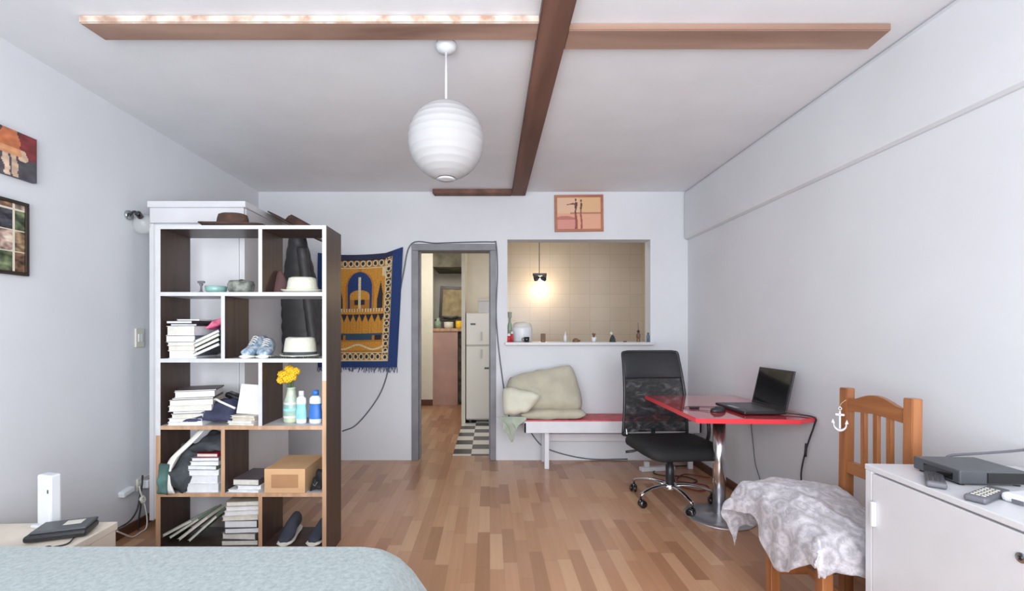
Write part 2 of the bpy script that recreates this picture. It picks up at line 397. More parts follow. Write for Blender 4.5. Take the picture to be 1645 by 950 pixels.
def sheet(bm, fn, nu, nv, th=.003, mi=0, colfn=None):
    """a cloth or card surface P=fn(u,v) given real thickness"""
    A = [[Vector(fn(i/nu, j/nv)) for j in range(nv+1)] for i in range(nu+1)]
    lay = bm.loops.layers.float_color.new('pattern') if colfn else None
    F = []; Bk = []
    for i in range(nu+1):
        fr, br = [], []
        for j in range(nv+1):
            a = A[min(i+1, nu)][j]-A[max(i-1, 0)][j]; b = A[i][min(j+1, nv)]-A[i][max(j-1, 0)]
            n = a.cross(b); n = n.normalized() if n.length > 1e-9 else Vector((0, 0, 1))
            fr.append(bm.verts.new(A[i][j]+n*th/2)); br.append(bm.verts.new(A[i][j]-n*th/2))
        F.append(fr); Bk.append(br)
    for i in range(nu):
        for j in range(nv):
            f = bm.faces.new((F[i][j], F[i+1][j], F[i+1][j+1], F[i][j+1])); g = bm.faces.new((Bk[i][j], Bk[i][j+1], Bk[i+1][j+1], Bk[i+1][j]))
            for q in (f, g):
                q.smooth = True; q.material_index = mi
                if lay:
                    c = lin(colfn((i+.5)/nu, (j+.5)/nv))
                    for l in q.loops: l[lay] = c
    rim = [(F[i][0], F[i+1][0], Bk[i+1][0], Bk[i][0]) for i in range(nu)]+[(F[i][nv], Bk[i][nv], Bk[i+1][nv], F[i+1][nv]) for i in range(nu)]
    rim += [(F[0][j], Bk[0][j], Bk[0][j+1], F[0][j+1]) for j in range(nv)]+[(F[nu][j], F[nu][j+1], Bk[nu][j+1], Bk[nu][j]) for j in range(nv)]
    for q in rim:
        f = bm.faces.new(q); f.material_index = mi
        if lay:
            for l in f.loops: l[lay] = lin(colfn(.01, .01))
    return bm

# ------------------------------------------------------------------ object helpers
def obj(name, bm, m, parent=None, loc=None, rz=None, label=None):
    bmesh.ops.recalc_face_normals(bm, faces=bm.faces)
    me = bpy.data.meshes.new(name); bm.to_mesh(me); bm.free()
    for x in (m if isinstance(m, (list, tuple)) else [m]): me.materials.append(x)
    o = bpy.data.objects.new(name, me); C.objects.link(o)
    if parent: o.parent = parent
    if loc: o.location = loc
    if rz is not None: o.rotation_euler = (0, 0, rz) if not isinstance(rz, tuple) else rz
    if label: o['label'] = label
    return o
def thing(name, label, cat, loc=(0, 0, 0), rz=0, group=None):
    o = bpy.data.objects.new(name, None); C.objects.link(o); o.empty_display_size = .1
    o.location = loc; o.rotation_euler = (0, 0, rz) if not isinstance(rz, tuple) else rz
    return tag(o, label, cat, group)
def tag(o, label, cat, group=None):
    o['label'] = label; o['category'] = cat
    if group: o['group'] = group
    return o
def struct(name, bm, m, label=None):
    o = obj(name, bm, m); o['kind'] = 'structure'
    if label: o['label'] = label
    return o
def copy_thing(root, loc, rz, label, group=None):
    r = root.copy(); C.objects.link(r); r.location = loc; r.rotation_euler = (0, 0, rz) if not isinstance(rz, tuple) else rz
    r['label'] = label
    if group: r['group'] = group
    for ch in list(root.children):
        c = ch.copy(); C.objects.link(c); c.parent = r
        for g in ch.children:
            d = g.copy(); C.objects.link(d); d.parent = c
    return r

# ------------------------------------------------------------------ the room
XL, XR, YB, YR, H = -2.24, 1.916, 4.34, -1.1, 2.6
WT = .15
struct('floor', B(XL-.1, XR+.1, YR-.1, YB, -.08, 0), M['floor'])
b = B(-1.35, -.375, YB, 8.5, -.08, 0); box(b, -.375, .1, YB, YB+WT, -.08, 0); struct('floor_hall', b, M['floor'])
struct('floor_kitchen', B(-.375, 2.35, YB+WT, 6.75, -.08, 0), M['tile_floor'])
struct('ceiling', B(XL-.1, XR+.1, YR-.1, YB+WT, H, H+.08), M['ceil'])
struct('ceiling_hall', B(-1.4, 2.4, YB+WT, 8.5, H, H+.08), M['cream_wall'])
struct('wall_left', B(XL-.1, XL, YR, YB+WT, 0, H), M['wall'])
b = B(XR, XR+.1, YR, YB+WT, 0, 2.13); box(b, 1.872, XR+.1, YR, YB, 2.13, H, bev=.03); struct('wall_right', b, M['wall'])
# back wall with a doorway and a serving hatch
DX0, DX1, DZ = -.753, .054, 2.09
HX0, HX1, HZ0, HZ1 = .169, 1.554, 1.12, 2.138
b = NB()
for x0, x1, z0, z1 in ((XL, DX0, 0, H), (DX0, DX1, DZ, H), (DX1, HX0, 0, H), (HX0, HX1, 0, HZ0), (HX0, HX1, HZ1, H), (HX1, XR, 0, H)):
    box(b, x0, x1, YB, YB+WT, z0, z1)
struct('wall_back', b, M['wall'])
b = NB()   # wall behind the camera with its wide window opening
for x0, x1, z0, z1 in ((XL, -1.9, 0, H), (1.6, XR, 0, H), (-1.9, 1.6, 0, .35), (-1.9, 1.6, 2.48, H)):
    box(b, x0, x1, YR-.12, YR, z0, z1)
struct('wall_rear', b, M['wall'])
b = NB()
for x in (-1.9, -.74, .41, 1.55): box(b, x, x+.05, YR-.08, YR-.03, .35, 2.48, bev=.005)
for z in (.35, 2.43): box(b, -1.9, 1.6, YR-.08, YR-.03, z, z+.05, bev=.005)
wf = struct('window_1', b, M['white_lac']); obj('pane', B(-1.86, 1.56, YR-.06, YR-.055, .39, 2.44), M['clear'], wf)
b = NB()   # grey metal door casing
box(b, DX0-.004, DX0+.062, YB-.014, YB+WT+.01, 0, DZ-.06, bev=.004); box(b, DX1-.052, DX1+.004, YB-.014, YB+WT+.01, 0, DZ-.06, bev=.004)
box(b, DX0-.004, DX1+.004, YB-.014, YB+WT+.01, DZ-.06, DZ+.004, bev=.004)
box(b, DX0+.062, DX0+.075, YB+.05, YB+.09, 0, DZ-.06); box(b, DX1-.063, DX1-.052, YB+.05, YB+.09, 0, DZ-.06)
struct('door_1', b, M['frame_grey'])
struct('window_sill', B(.145, 1.575, YB-.055, YB+WT+.10, HZ0-.005, HZ0+.024, bev=.006), M['white_lac'])
struct('baseboard_right', B(XR-.016, XR, .2, YB, 0, .07, bev=.004), M['dark_base'])
struct('baseboard_left', B(XL, XL+.016, .2, YB, 0, .06, bev=.004), M['dark_base'])
# hall and kitchen beyond
struct('wall_hall', B(-1.4, -1.3, YB+WT, 8.5, 0, H), M['cream_wall'])
struct('wall_hall_end', B(-1.3, -.955, 7.5, 7.6, 0, H), M['cream_wall'])
struct('wall_hall_far', B(-1.3, -.2, 8.4, 8.5, 0, H), M['cream_wall'])
struct('wall_partition', B(-.385, -.335, 6.07, 8.4, 0, H), M['cream_wall'])
struct('wall_kitchen', B(-.335, 2.35, 6.72, 6.8, 0, H), M['tile_wall'])
struct('wall_kitchen_pier', B(-.335, .19, 6.70, 6.72, 0, H), M['cream_wall'])
struct('wall_kitchen_side', B(2.28, 2.36, YB+WT, 6.72, 0, H), tile_mat('cream_side_tiles', (206, 194, 180), (202, 190, 176), (188, 175, 160), .30, .2, .003, .22, 'YZ'))
struct('baseboard_hall', B(-1.3, -.955, 7.485, 7.5, 0, .1, bev=.003), M['dark_base'])
struct('trim_loft', B(-.955, -.385, 7.5, 8.4, 2.32, H-.002), M['dark_loft'])

# ceiling boards and beam
def board(name, poly, z0, z1, m, label, g='old timber boards on the ceiling'):
    b = NB(); prism(b, poly, z0, z1, 'XY', bev=.004)
    return tag(obj(name, b, m), label, 'beam', g)
ob = board('ceiling_board', [(-1.75, 1.905), (.212, 1.905), (.212, 2.022), (-1.735, 2.022)], 2.566, 2.6, [M['beam_light'], M['beam_paint']], 'pale worn timber board with peeling white paint on its edge, left of the long beam')
for p in ob.data.polygons:
    if p.normal.y < -.5: p.material_index = 1
board('ceiling_board', [(.342, 1.955), (1.752, 1.955), (1.765, 2.092), (.342, 2.092)], 2.568, 2.6, M['beam_light'], 'pale worn timber board to the right of the long ceiling beam')
board('ceiling_beam', [(.210, .55), (.342, .55), (.342, 4.325), (.210, 4.325)], 2.556, 2.6, M['beam_dark'], 'long dark brown timber beam running along the ceiling to the back wall')
board('ceiling_board', [(-.545, 4.245), (.21, 4.245), (.21, 4.335), (-.535, 4.335)], 2.556, 2.6, M['beam_dark'], 'short dark timber board on the ceiling against the back wall')

# ------------------------------------------------------------------ paper lantern
t = thing('pendant_lamp', 'round white paper lantern hanging from the ceiling on a white cord', 'lamp', (-.205, 2.1, 2.6))
b = lathe(NB(), [(.001, 0), (.048, 0), (.05, -.012), (.04, -.03), (.014, -.04), (.001, -.041)]); obj('ceiling_rose', b, M['white_pl'], t)
obj('cord', tube(NB(), [(0, 0, -.035), (0, 0, -.29)], .0055, sm=1), M['white_pl'], t)
R = .178; cz = -.456; pr = []
N_ = 14
for i in range(N_*6+1):
    a = -PI/2+.24+(PI-.48)*i/(N_*6)
    rr = R*(1-.02*abs(math.sin(PI*i/6+PI/2))**.6)
    pr.append((rr*math.cos(a), cz+R*math.sin(a)*1.0))
b = lathe(NB(), pr, 48, cap=False, fn=lambda a, r, z: 1+.006*noise.noise(Vector((math.cos(a)*3, math.sin(a)*3, z*25))))
sh = obj('lamp_shade', b, M['lantern'], t)
so = sh.modifiers.new('thick', 'SOLIDIFY'); so.thickness = .0015
b = lathe(NB(), [(.04, cz+R*.985), (.042, cz+R*1.0), (.03, cz+R*1.02), (.001, cz+R*1.02)], cap=False); obj('shade_ring', b, M['white_pl'], t); b = lathe(NB(), [(.04, cz-R*.985), (.044, cz-R*1.0), (.02, cz-R*1.005), (.001, cz-R*1.0)], cap=False); obj('shade_ring', b, M['white_pl'], t)

# ------------------------------------------------------------------ wardrobe behind the shelf
t = thing('wardrobe', 'tall white wardrobe standing behind the open bookshelf', 'wardrobe', (-2.145, 2.82, 0))
W_, D_, Hh = .60, .62, 2.07
b = B(0, W_, 0.02, D_, .06, Hh-.04, bev=.003); box(b, .02, W_-.02, .04, D_-.02, 0, .06); obj('body', b, M['white_body'], t)
b = B(-.004, W_+.012, -.012, D_+.01, Hh-.04, Hh, bev=.004); box(b, .004, W_-.004, .0, .03, Hh-.135, Hh-.04, bev=.002); obj('cornice', b, M['white_lac'], t)
obj('door', B(.03, .565, 0, .018, .07, Hh-.145, bev=.003), M['white_lac'], t)
b = B(0, .028, .002, .022, .06, Hh-.14, bev=.002); box(b, .567, W_, .002, .022, .06, Hh-.14, bev=.002); obj('door_frame', b, M['white_body'], t)

# ------------------------------------------------------------------ bookshelf
Y0, Y1 = 2.45, 2.695
def sx(px): return (px-787)/293.9
def sz(py): return EYE-(py-531)/293.9
t = thing('bookshelf', 'tall open bookshelf with dark brown panels and white front edges', 'bookshelf')
PX = {'l': (sx(250), sx(257.5)), 'r': (sx(517.5), sx(524))}
SZ = [sz(362), sz(469.5), sz(576.5), sz(684.5), sz(792.5), .075]
TH = .021
def edged(bm, x0, x1, z0, z1, edge_mi=1, split=None):
    box(bm, x0, x1, Y0+.0022, Y1, z0, z1, mi=0)
    if split:
        box(bm, x0, x1, Y0, Y0+.0022, split, z1, mi=1); box(bm, x0, x1, Y0, Y0+.0022, z0, split, mi=2)
    else: box(bm, x0, x1, Y0, Y0+.0022, z0, z1, mi=edge_mi)
mats = [M['wenge'], M['white_edge'], M['tan_edge']]
for k, sp in (('l', sz(700)), ('r', sz(612))):
    b = NB(); edged(b, PX[k][0], PX[k][1], 0, SZ[0]-TH, split=sp); obj('side_panel', b, mats, t)
b = NB(); edged(b, PX['l'][0], PX['r'][1], SZ[0]-TH, SZ[0]); obj('top_panel', b, mats, t)
for i, z in enumerate(SZ[1:]):
    b = NB(); edged(b, PX['l'][1], PX['r'][0], z-TH, z, 1 if i < 2 else 2)
    obj('shelf', b, [M['white_edge'] if i < 4 else M['wenge'], M['white_edge'], M['tan_edge']], t)
for i, px in enumerate((415, 355, 415, 355, 415)):
    b = NB(); edged(b, sx(px), sx(px+6), SZ[i+1], SZ[i]-TH, 1 if i < 3 else 2); obj('divider', b, mats, t)
b = B(PX['l'][1], PX['r'][0], Y0+.02, Y0+.035, 0, SZ[5]-TH); obj('plinth', b, M['wenge'], t)
SH = SZ

# books
ORD = ['bottom', 'second from the bottom', 'third from the bottom', 'fourth from the bottom', 'fifth from the bottom', 'sixth from the bottom', 'seventh from the bottom', 'eighth from the bottom', 'ninth from the bottom']
cov_cache = {}
def cover(c):
    if c not in cov_cache: cov_cache[c] = mat('cover_%d_%d_%d' % c, c, .45, var=.05, vs=20)
    return cov_cache[c]
def book(w, d, h, cc, page, loc, rot, label, group, spine_front=False):
    """closed book lying flat: origin at centre of its underside"""
    t = thing('book', label, 'book', loc, rot, group)
    c = min(.0025, h*.18)
    b = B(-w/2, w/2, -d/2, d/2, 0, c, bev=.0006, seg=1); box(b, -w/2, w/2, -d/2, d/2, h-c, h, bev=.0006, seg=1)
    if spine_front: box(b, -w/2, w/2, -d/2, -d/2+c, c, h-c)
    else: box(b, w/2-c, w/2, -d/2, d/2, c, h-c)
    obj('cover', b, cover(cc), t)
    e = .004
    obj('pages', B(-w/2+e, w/2-(c if not spine_front else e), -d/2+(c if spine_front else e), d/2-e, c, h-c), M[page], t)
    return t
def stack(specs, x, y, z, where, group, rz0=0):
    for i, (w, d, h, cc, pg, dx, dr) in enumerate(specs):
        nm = {'paper': 'off-white', 'paper_w': 'bright white', 'paper_c': 'cream'}[pg]
        place = ORD[i] if i < len(specs)-1 or i == 0 else 'topmost'
        book(w, d, h, cc, pg, (x+dx, y+random.uniform(-.004, .004), z), (0, 0, math.radians(dr)+rz0), f'book with {nm} pages, {place} in the {where}', group)
        z += h+.0006
    return z
yc = Y0+.115
WHT = (222, 222, 224); GRY = (120, 122, 124); DK = (52, 50, 54); BR = (110, 84, 66); BL = (70, 84, 120); RD = (160, 40, 56); CR = (206, 198, 184); GN = (96, 116, 104)
# second row, left cell
g = 'books lying in the second shelf row'
stack([(.15, .20, .042, WHT, 'paper_w', .0, 2), (.15, .2, .028, CR, 'paper', .0, -2), (.158, .2, .018, WHT, 'paper', -.004, 1), (.158, .2, .036, GRY, 'paper_w', -.012, 3), (.156, .2, .052, WHT, 'paper', -.006, -2), (.14, .2, .012, DK, 'paper_w', .0, 5), (.165, .2, .016, DK, 'paper_w', .0, -9), (.12, .18, .008, WHT, 'paper_w', .02, 4)],
      sx(289), yc, SH[2], 'second-row stack', g)
for i, (dz, cc, a, lab) in enumerate(((0.01, (70, 74, 88), -24, 'dark slate magazine leaning under the others beside the second-row book stack'), (.036, (52, 54, 58), -25, 'black magazine in the middle of the leaning pile in the second shelf row'), (.062, (110, 120, 96), -26, 'green-edged booklet leaning in the second shelf row'), (.082, (76, 80, 120), -25, 'blue booklet leaning near the top of the second-row pile'))):
    book(.155, .2, .02, cc, 'paper', (sx(330), yc, SH[2]+.03+dz), (0, math.radians(a), .0), lab, g)
quadlab = tag(obj('folded_scarf', quadpad(NB(), (sx(322), Y0+.03, SH[2]+.165), (sx(354), Y0+.03, SH[2]+.225), (sx(354), Y1-.05, SH[2]+.235), (sx(322), Y1-.05, SH[2]+.175), .03, wr=.008, ws=20), M['pink']), 'pink patterned scarf lying on top of the leaning magazines', 'scarf')
b = B(-.055, .055, -.002, .002, 0, .27, bev=.001)
tag(obj('grey_card', b, cover((170, 170, 180)), loc=(sx(340), Y1-.012, SH[2]), rz=(0, .05, 0)), 'grey card standing at the back of the second shelf row', 'card')

# third row
g = 'books lying in the third shelf row'
stack([(.19, .2, .016, WHT, 'paper_w', .0, 1), (.19, .2, .02, WHT, 'paper_w', .004, -2), (.17, .2, .026, CR, 'paper', .008, 3), (.16, .2, .014, GRY, 'paper_w', .0, 12), (.21, .21, .03, WHT, 'paper', .004, 14), (.21, .21, .032, CR, 'paper_w', .002, 17), (.2, .21, .012, DK, 'paper', .012, 18), (.19, .21, .032, WHT, 'paper_w', .018, 20), (.2, .21, .008, (84, 76, 80), 'paper', .02, 20)],
      sx(294), yc, SH[3], 'tall third-row stack', g)
stack([(.155, .2, .012, CR, 'paper', 0, -8), (.15, .2, .014, WHT, 'paper', -.004, -10), (.15, .19, .014, CR, 'paper_c', .002, -6), (.145, .19, .01, CR, 'paper', .006, -9)], sx(389), yc-.01, SH[3], 'low third-row pile', g)
tag(obj('white_notepad', B(-.07, .07, -.008, .008, 0, .165, bev=.002), M['paper_w'], loc=(sx(391), Y0+.06, SH[3]+.053), rz=(-.22, .06, 0)), 'white notepad propped upright on the low book pile in the third row', 'notepad')
t = thing('cloth_bag', 'navy blue cloth bag with a white strap lying between the third-row books', 'bag')
obj('body', quadpad(NB(), (sx(292), Y0+.0, SH[3]+.028), (sx(371), Y0+.01, SH[3]+.028), (sx(364), Y0+.17, SH[3]+.12), (sx(318), Y0+.17, SH[3]+.12), .05, wr=.012, ws=14, seed=3), M['navy'], t)
obj('strap', tube(NB(), [(sx(320), Y0+.03, SH[3]+.085), (sx(322), Y0+.05, SH[3]+.11), (sx(332), Y0+.07, SH[3]+.135), (sx(345), Y0+.06, SH[3]+.12), (sx(368), Y0+.06, SH[3]+.085)], .007, sm=6), M['cord_white'], t)
t = thing('glasses_case', 'small black glasses case resting on the navy cloth bag', 'case', (sx(351), Y0+.17, SH[3]+.135), (.1, .35, 0))
obj('case_shell', B(-.055, .055, -.03, .03, -.016, .016, bev=.014, seg=4), M['gloss_black'], t)
obj('hinge', B(-.03, .03, .029, .032, -.003, .003), M['steel'], t)

# vase with yellow flowers
vx, vy = sx(455), Y0+.10
t = thing('vase', 'teal and cream striped vase holding yellow flowers', 'vase', (vx, vy, SH[3]))
b = lathe(NB(), [(.001, 0), (.036, 0), (.042, .01), (.042, .07), (.039, .12), (.026, .16), (.022, .19), (.026, .2), (.022, .198), (.019, .17), (.001, .168)], 28)
obj('body', b, M['vase'], t)
for z in (.035, .075, .11):
    obj('stripe', lathe(NB(), [(.0422, z-.006), (.043, z), (.0422, z+.006)] if z < .1 else [(.0402, z-.006), (.0408, z), (.0398, z+.006)], 28, cap=False), M['paper'] if z != .075 else M['lightblue_label'], t)
t = thing('flower_bouquet', 'bunch of bright yellow flowers standing in the striped vase', 'flowers', (vx, vy, SH[3]+.17))
fp = [(-.055, 0, .07), (-.03, -.02, .1), (.0, 0, .125), (.03, -.01, .12), (-.02, .02, .13), (.02, -.03, .09), (-.06, .02, .1), (.0, -.04, .08)]
for i, (x, y, z) in enumerate(fp):
    b = NB()
    for k in range(26):
        ph = k*2.4; rr = .004+.019*math.sqrt(k/26); fz = 1-2*(k+.5)/26; rr = .019*math.sqrt(1-fz*fz); c = Vector((x+rr*math.cos(ph), y-.004+rr*math.sin(ph), z+.017*fz))
        q = NB(); bmesh.ops.create_uvsphere(q, u_segments=6, v_segments=4, radius=.0085)
        for v in q.verts: v.co.z *= .8
        for f in q.faces: f.smooth = True
        merge(b, q, Matrix.Translation(c) @ Euler((.5*math.sin(ph), .5*math.cos(ph), ph)).to_matrix().to_4x4())
    f = obj('flower', b, M['yellow'], t)
    obj('stem', tube(NB(), [(x*.1, y*.1, -.01), (x*.5, y*.5, z*.5), (x, y, z)], .0018, 6, 4), M['stem'], t)
def bottle(px, h, w, body, label_m, lab, capm):
    t = thing('bottle', lab, 'bottle', (sx(px), Y0+.07, SH[3]), 0)
    b = lathe(NB(), [(.001, 0), (w*.9, 0), (w, .008), (w, h*.35), (w*.86, h*.5), (w*.98, h*.66), (w*.9, h*.78), (w*.45, h*.84), (w*.4, h*.86), (.001, h*.86)], 24, sy=.62); obj('body', b, body, t)
    obj('cap', lathe(NB(), [(.001, h*.84), (w*.52, h*.84), (w*.5, h), (.001, h)], 20, sy=.8), capm, t)
    obj('label', lathe(NB(), [(w*1.012, h*.14), (w*1.012, h*.35), (w*.875, h*.5), (w*.95, h*.6)], 24, sy=.63, cap=False), label_m, t)
bottle(475.5, .182, .029, M['white_pl'], M['lightblue_label'], 'white lotion bottle with pale blue label beside the vase', M['white_pl'])
bottle(499, .186, .035, M['white_pl'], M['blue_label'], 'white lotion bottle with a strong blue label and blue cap', M['blue_label'])

# first row
t = thing('figurine', 'small dark figurine standing in the top shelf row', 'figurine', (sx(308), Y0+.08, SH[1]))
obj('body', lathe(NB(), [(.001, 0), (.02, 0), (.018, .006), (.006, .012), (.005, .04), (.011, .05), (.006, .058), (.001, .06)], 16), M['cord_grey'], t)
obj('head', B(-.02, .02, -.006, .006, .056, .07, bev=.004), M['cord_grey'], t)
tag(obj('glass_bowl', lathe(NB(), [(.001, 0), (.04, 0), (.052, .012), (.056, .04), (.053, .041), (.048, .016), (.001, .006)], 32), M['glass_aqua'], loc=(sx(331), Y0+.09, SH[1])), 'shallow aqua glass bowl in the top shelf row', 'bowl')
b = lathe(NB(), [(.001, 0), (.055, 0), (.066, .02), (.07, .05), (.062, .07), (.056, .071), (.062, .05), (.05, .02), (.001, .012)], 32, fn=lambda a, r, z: 1+.05*math.sin(8*a)*(z > .01)); 
t = thing('stone_bowl', 'grey-green stoneware bowl beside the aqua glass bowl', 'bowl', (sx(371), Y0+.1, SH[1])); obj('bowl', b, M['stone'], t)
q = NB(); bmesh.ops.create_uvsphere(q, u_segments=16, v_segments=10, radius=.03)
for f in q.faces: f.smooth = True
tag(obj('silver_ball', q, M['steel'], loc=(sx(372), Y0+.1, SH[1]+.052)), 'silver ball lying in the grey stoneware bowl', 'ball')
tag(obj('cone_cap', lathe(NB(), [(.07, 0), (.068, .008), (.05, .05), (.03, .1), (.012, .135), (.001, .142)], 24, sx=.95, sy=.75, fn=lambda a, r, z: 1+.06*math.sin(3*a+z*30)), M['maroon'], loc=(sx(425), Y1-.063, SH[1]+.001)), 'dark maroon felt cone cap standing at the back of the top shelf row', 'hat')
def hat(px, y, z, R_, rc, h, m, bandm, lab, grp=None, rot=0., name='fedora', dip=.012, tilt=0.):
    t = thing(name, lab, 'hat', (px, y, z), (tilt, 0, rot), grp)
    def f(a, r, zz): return 1+.03*math.cos(2*a)
    pr = [(rc*.2, .006), (rc, .004)]
    b = NB()
    prof = [(rc*.99, .004), (R_*.85, .004), (R_, .012), (R_*.995, .016), (R_*.85, .009), (rc*1.02, .01), (rc, .02), (rc*.95, h*.7), (rc*.88, h*.93), (rc*.7, h), (rc*.4, h-dip*.6), (.001, h-dip)]
    lathe(b, prof, 36, sx=1, sy=.86, cap=False, fn=f)
    for v in b.verts:
        rr = math.hypot(v.co.x, v.co.y)
        if rr > rc*1.05: v.co.z += .25*(rr-rc)*(abs(v.co.x)/R_)**2*.9
        if v.co.z > h*.6: v.co.z -= .25*dip*(1-abs(v.co.x)/rc); v.co.y *= 1-.25*max(0, -v.co.x/rc)
    obj('hat_body', b, m, t)
    obj('band', lathe(NB(), [(rc*1.015, .014), (rc*1.0, .034)], 36, sy=.86, cap=False, fn=f), bandm, t)
    return t
hat(sx(473), Y0+.105, SH[1], .112, .082, .094, M['straw'], M['pale'], 'white straw hat in the top shelf row', 'white hats on the shelf', .1)
hat(sx(469), Y0+.105, SH[2], .108, .09, .118, M['straw'], M['charcoal_cloth'], 'white straw hat with a thin dark band in the second shelf row', 'white hats on the shelf', -.1)
hat((353-787)/293.9, Y0+.125, SH[0], .172, .085, .095, M['felt'], M['leatherbrown'], 'brown felt hat with a wide brim lying on top of the bookshelf', None, .1, 'brimmed_hat', .02)
# bead string and sneakers
b = NB()
for i in range(26):
    a = i/25; q = NB(); bmesh.ops.create_icosphere(q, subdivisions=1, radius=.006)
    merge(b, q, Matrix.Translation((sx(430)+a*.27, Y0+.018+.008*math.sin(a*17), SH[2]+.0065)))
tag(obj('bead_string', b, M['cord_black']), 'string of black beads lying along the front of the second shelf row', 'beads')
def shoe(L, W, Hs, upper, sole, laces=True, name='sneaker', lab='', grp=None, loc=(0, 0, 0), rot=0):
    t = thing(name, lab, 'shoe', loc, rot, grp)
    def sec(y, z0, hw, top, k=14):
        return [(hw*math.cos(2*PI*i/k), y, z0+(top-z0)*(.5+.5*math.sin(2*PI*i/k))) for i in range(k)]
    b = NB(); loft(b, [sec(y*L, 0, w*W, .016+.004*(y < .15)) for y, w in ((0, .25), (.05, .42), (.2, .48), (.5, .42), (.75, .46), (.92, .38), (1, .18))]); so = obj('sole', b, sole, t)
    b = NB(); loft(b, [sec(y*L, .012, w*W, h*Hs) for y, w, h in ((.02, .2, .35), (.1, .38, .42), (.25, .44, .5), (.42, .4, .72), (.55, .34, .95), (.75, .34, .98), (.92, .33, 1.0), (.985, .2, .9))]); obj('upper', b, upper, t)
    if laces:
        b = NB()
        for k in range(4): tube(b, [(-.018, L*(.3+.06*k), Hs*(.6+.1*k)), (0, L*(.3+.06*k), Hs*(.68+.1*k)), (.018, L*(.3+.06*k), Hs*(.6+.1*k))], .0022, 6, 3)
        obj('laces', b, M['cord_white'], t)
    return t
shoe(.225, .095, .125, M['sneaker'], M['sole'], lab='blue and white patterned sneaker nearest the divider in the second row', grp='patterned sneakers', loc=(sx(391), Y0+.012, SH[2]), rot=-.03)
shoe(.225, .095, .11, M['sneaker'], M['sole'], lab='blue patterned sneaker beside the banded white hat, toe turned outward', grp='patterned sneakers', loc=(sx(420), Y0+.013, SH[2]), rot=.28)

# fourth row
g = 'books lying in the fourth shelf row'
stack([(.175, .2, .046, WHT, 'paper_w', .0, 1), (.178, .2, .044, WHT, 'paper_w', -.004, -1), (.165, .2, .03, WHT, 'paper_w', .004, 2), (.165, .2, .024, GN, 'paper_w', .002, -2), (.155, .2, .022, WHT, 'paper_w', .01, 1), (.15, .2, .02, GRY, 'paper_w', .012, 2), (.12, .19, .02, RD, 'paper', .022, -1)], sx(322), yc, SH[4], 'white fourth-row stack', g)
stack([(.175, .2, .013, WHT, 'paper_w', -.008, -4), (.13, .19, .022, WHT, 'paper_w', .01, 2), (.15, .2, .034, (78, 70, 76), 'paper', .003, -3)], sx(393), yc-.003, SH[4], 'short pile by the box', g)
t = thing('striped_shirt', 'crumpled charcoal shirt with white stripes draped over the left end of the fourth row', 'shirt')
z4 = SH[4]
obj('body', quadpad(NB(), (sx(259), Y0+.0, z4+.012), (sx(296), Y0+.0, z4+.012), (sx(340), Y0+.12, z4+.31), (sx(262), Y0+.12, z4+.21), .08, wr=.035, ws=14, seed=5), M['charcoal_cloth'], t)
b = NB()
sheet(b, lambda u, v: (sx(275)+.035*u+.10*max(0, v-.55)**1.2*2.0-.03*math.sin(v*5), Y0-.022+.10*v*v, z4+.005+.33*v), 3, 16, .006); obj('stripe', b, M['cord_white'], t)
b = NB()
sheet(b, lambda u, v: (sx(262)+.012*u+.05*v, Y0-.02+.08*v*v, z4+.005+.2*v), 3, 10, .005); obj('stripe', b, M['cord_white'], t)
tag(obj('green_garment', quadpad(NB(), (sx(258), Y0-.022, z4+.0), (sx(275), Y0-.022, z4+.0), (sx(274), Y0-.006, z4+.16), (sx(258), Y0-.004, z4+.17), .05, wr=.008, ws=20, seed=8), M['green_cloth']), 'dark green garment bunched at the left end of the fourth row', 'garment')
tag(obj('dark_jumper', quadpad(NB(), (sx(300), Y0+.01, z4+.235), (sx(354), Y0+.01, z4+.232), (sx(354), Y1-.04, z4+.30), (sx(305), Y1-.04, z4+.29), .045, wr=.012, ws=16, seed=9), M['charcoal_cloth']), 'dark green-black jumper folded on the white book stack in the fourth row', 'jumper')
# cardboard box
t = thing('cardboard_box', 'tan cardboard box with a darker panel on its end, lying in the fourth row', 'box', (sx(470.5), Y0-.005, z4))
b = B(-.155, .068, 0, .28, 0, .175, bev=.003); obj('body', b, M['kraft'], t)
obj('end_panel', B(-.115, .03, -.003, .002, .04, .135, bev=.001), M['kraft_in'], t)
t.scale = (1, 1, .76)
t = thing('black_pouch', 'crumpled black pouch squeezed in beside the cardboard box', 'pouch')
obj('body', quadpad(NB(), (sx(495), Y0+.01, z4+.014), (sx(515), Y0+.01, z4+.014), (sx(514), Y0+.10, z4+.10), (sx(500), Y0+.10, z4+.10), .04, wr=.012, ws=30, seed=2), M['fabric_blk'], t)
obj('drawstring', tube(NB(), [(sx(503), Y0+.0, z4+.05), (sx(506), Y0-.004, z4+.04), (sx(510), Y0+.0, z4+.06)], .002, 6, 4), M['cord_grey'], t)
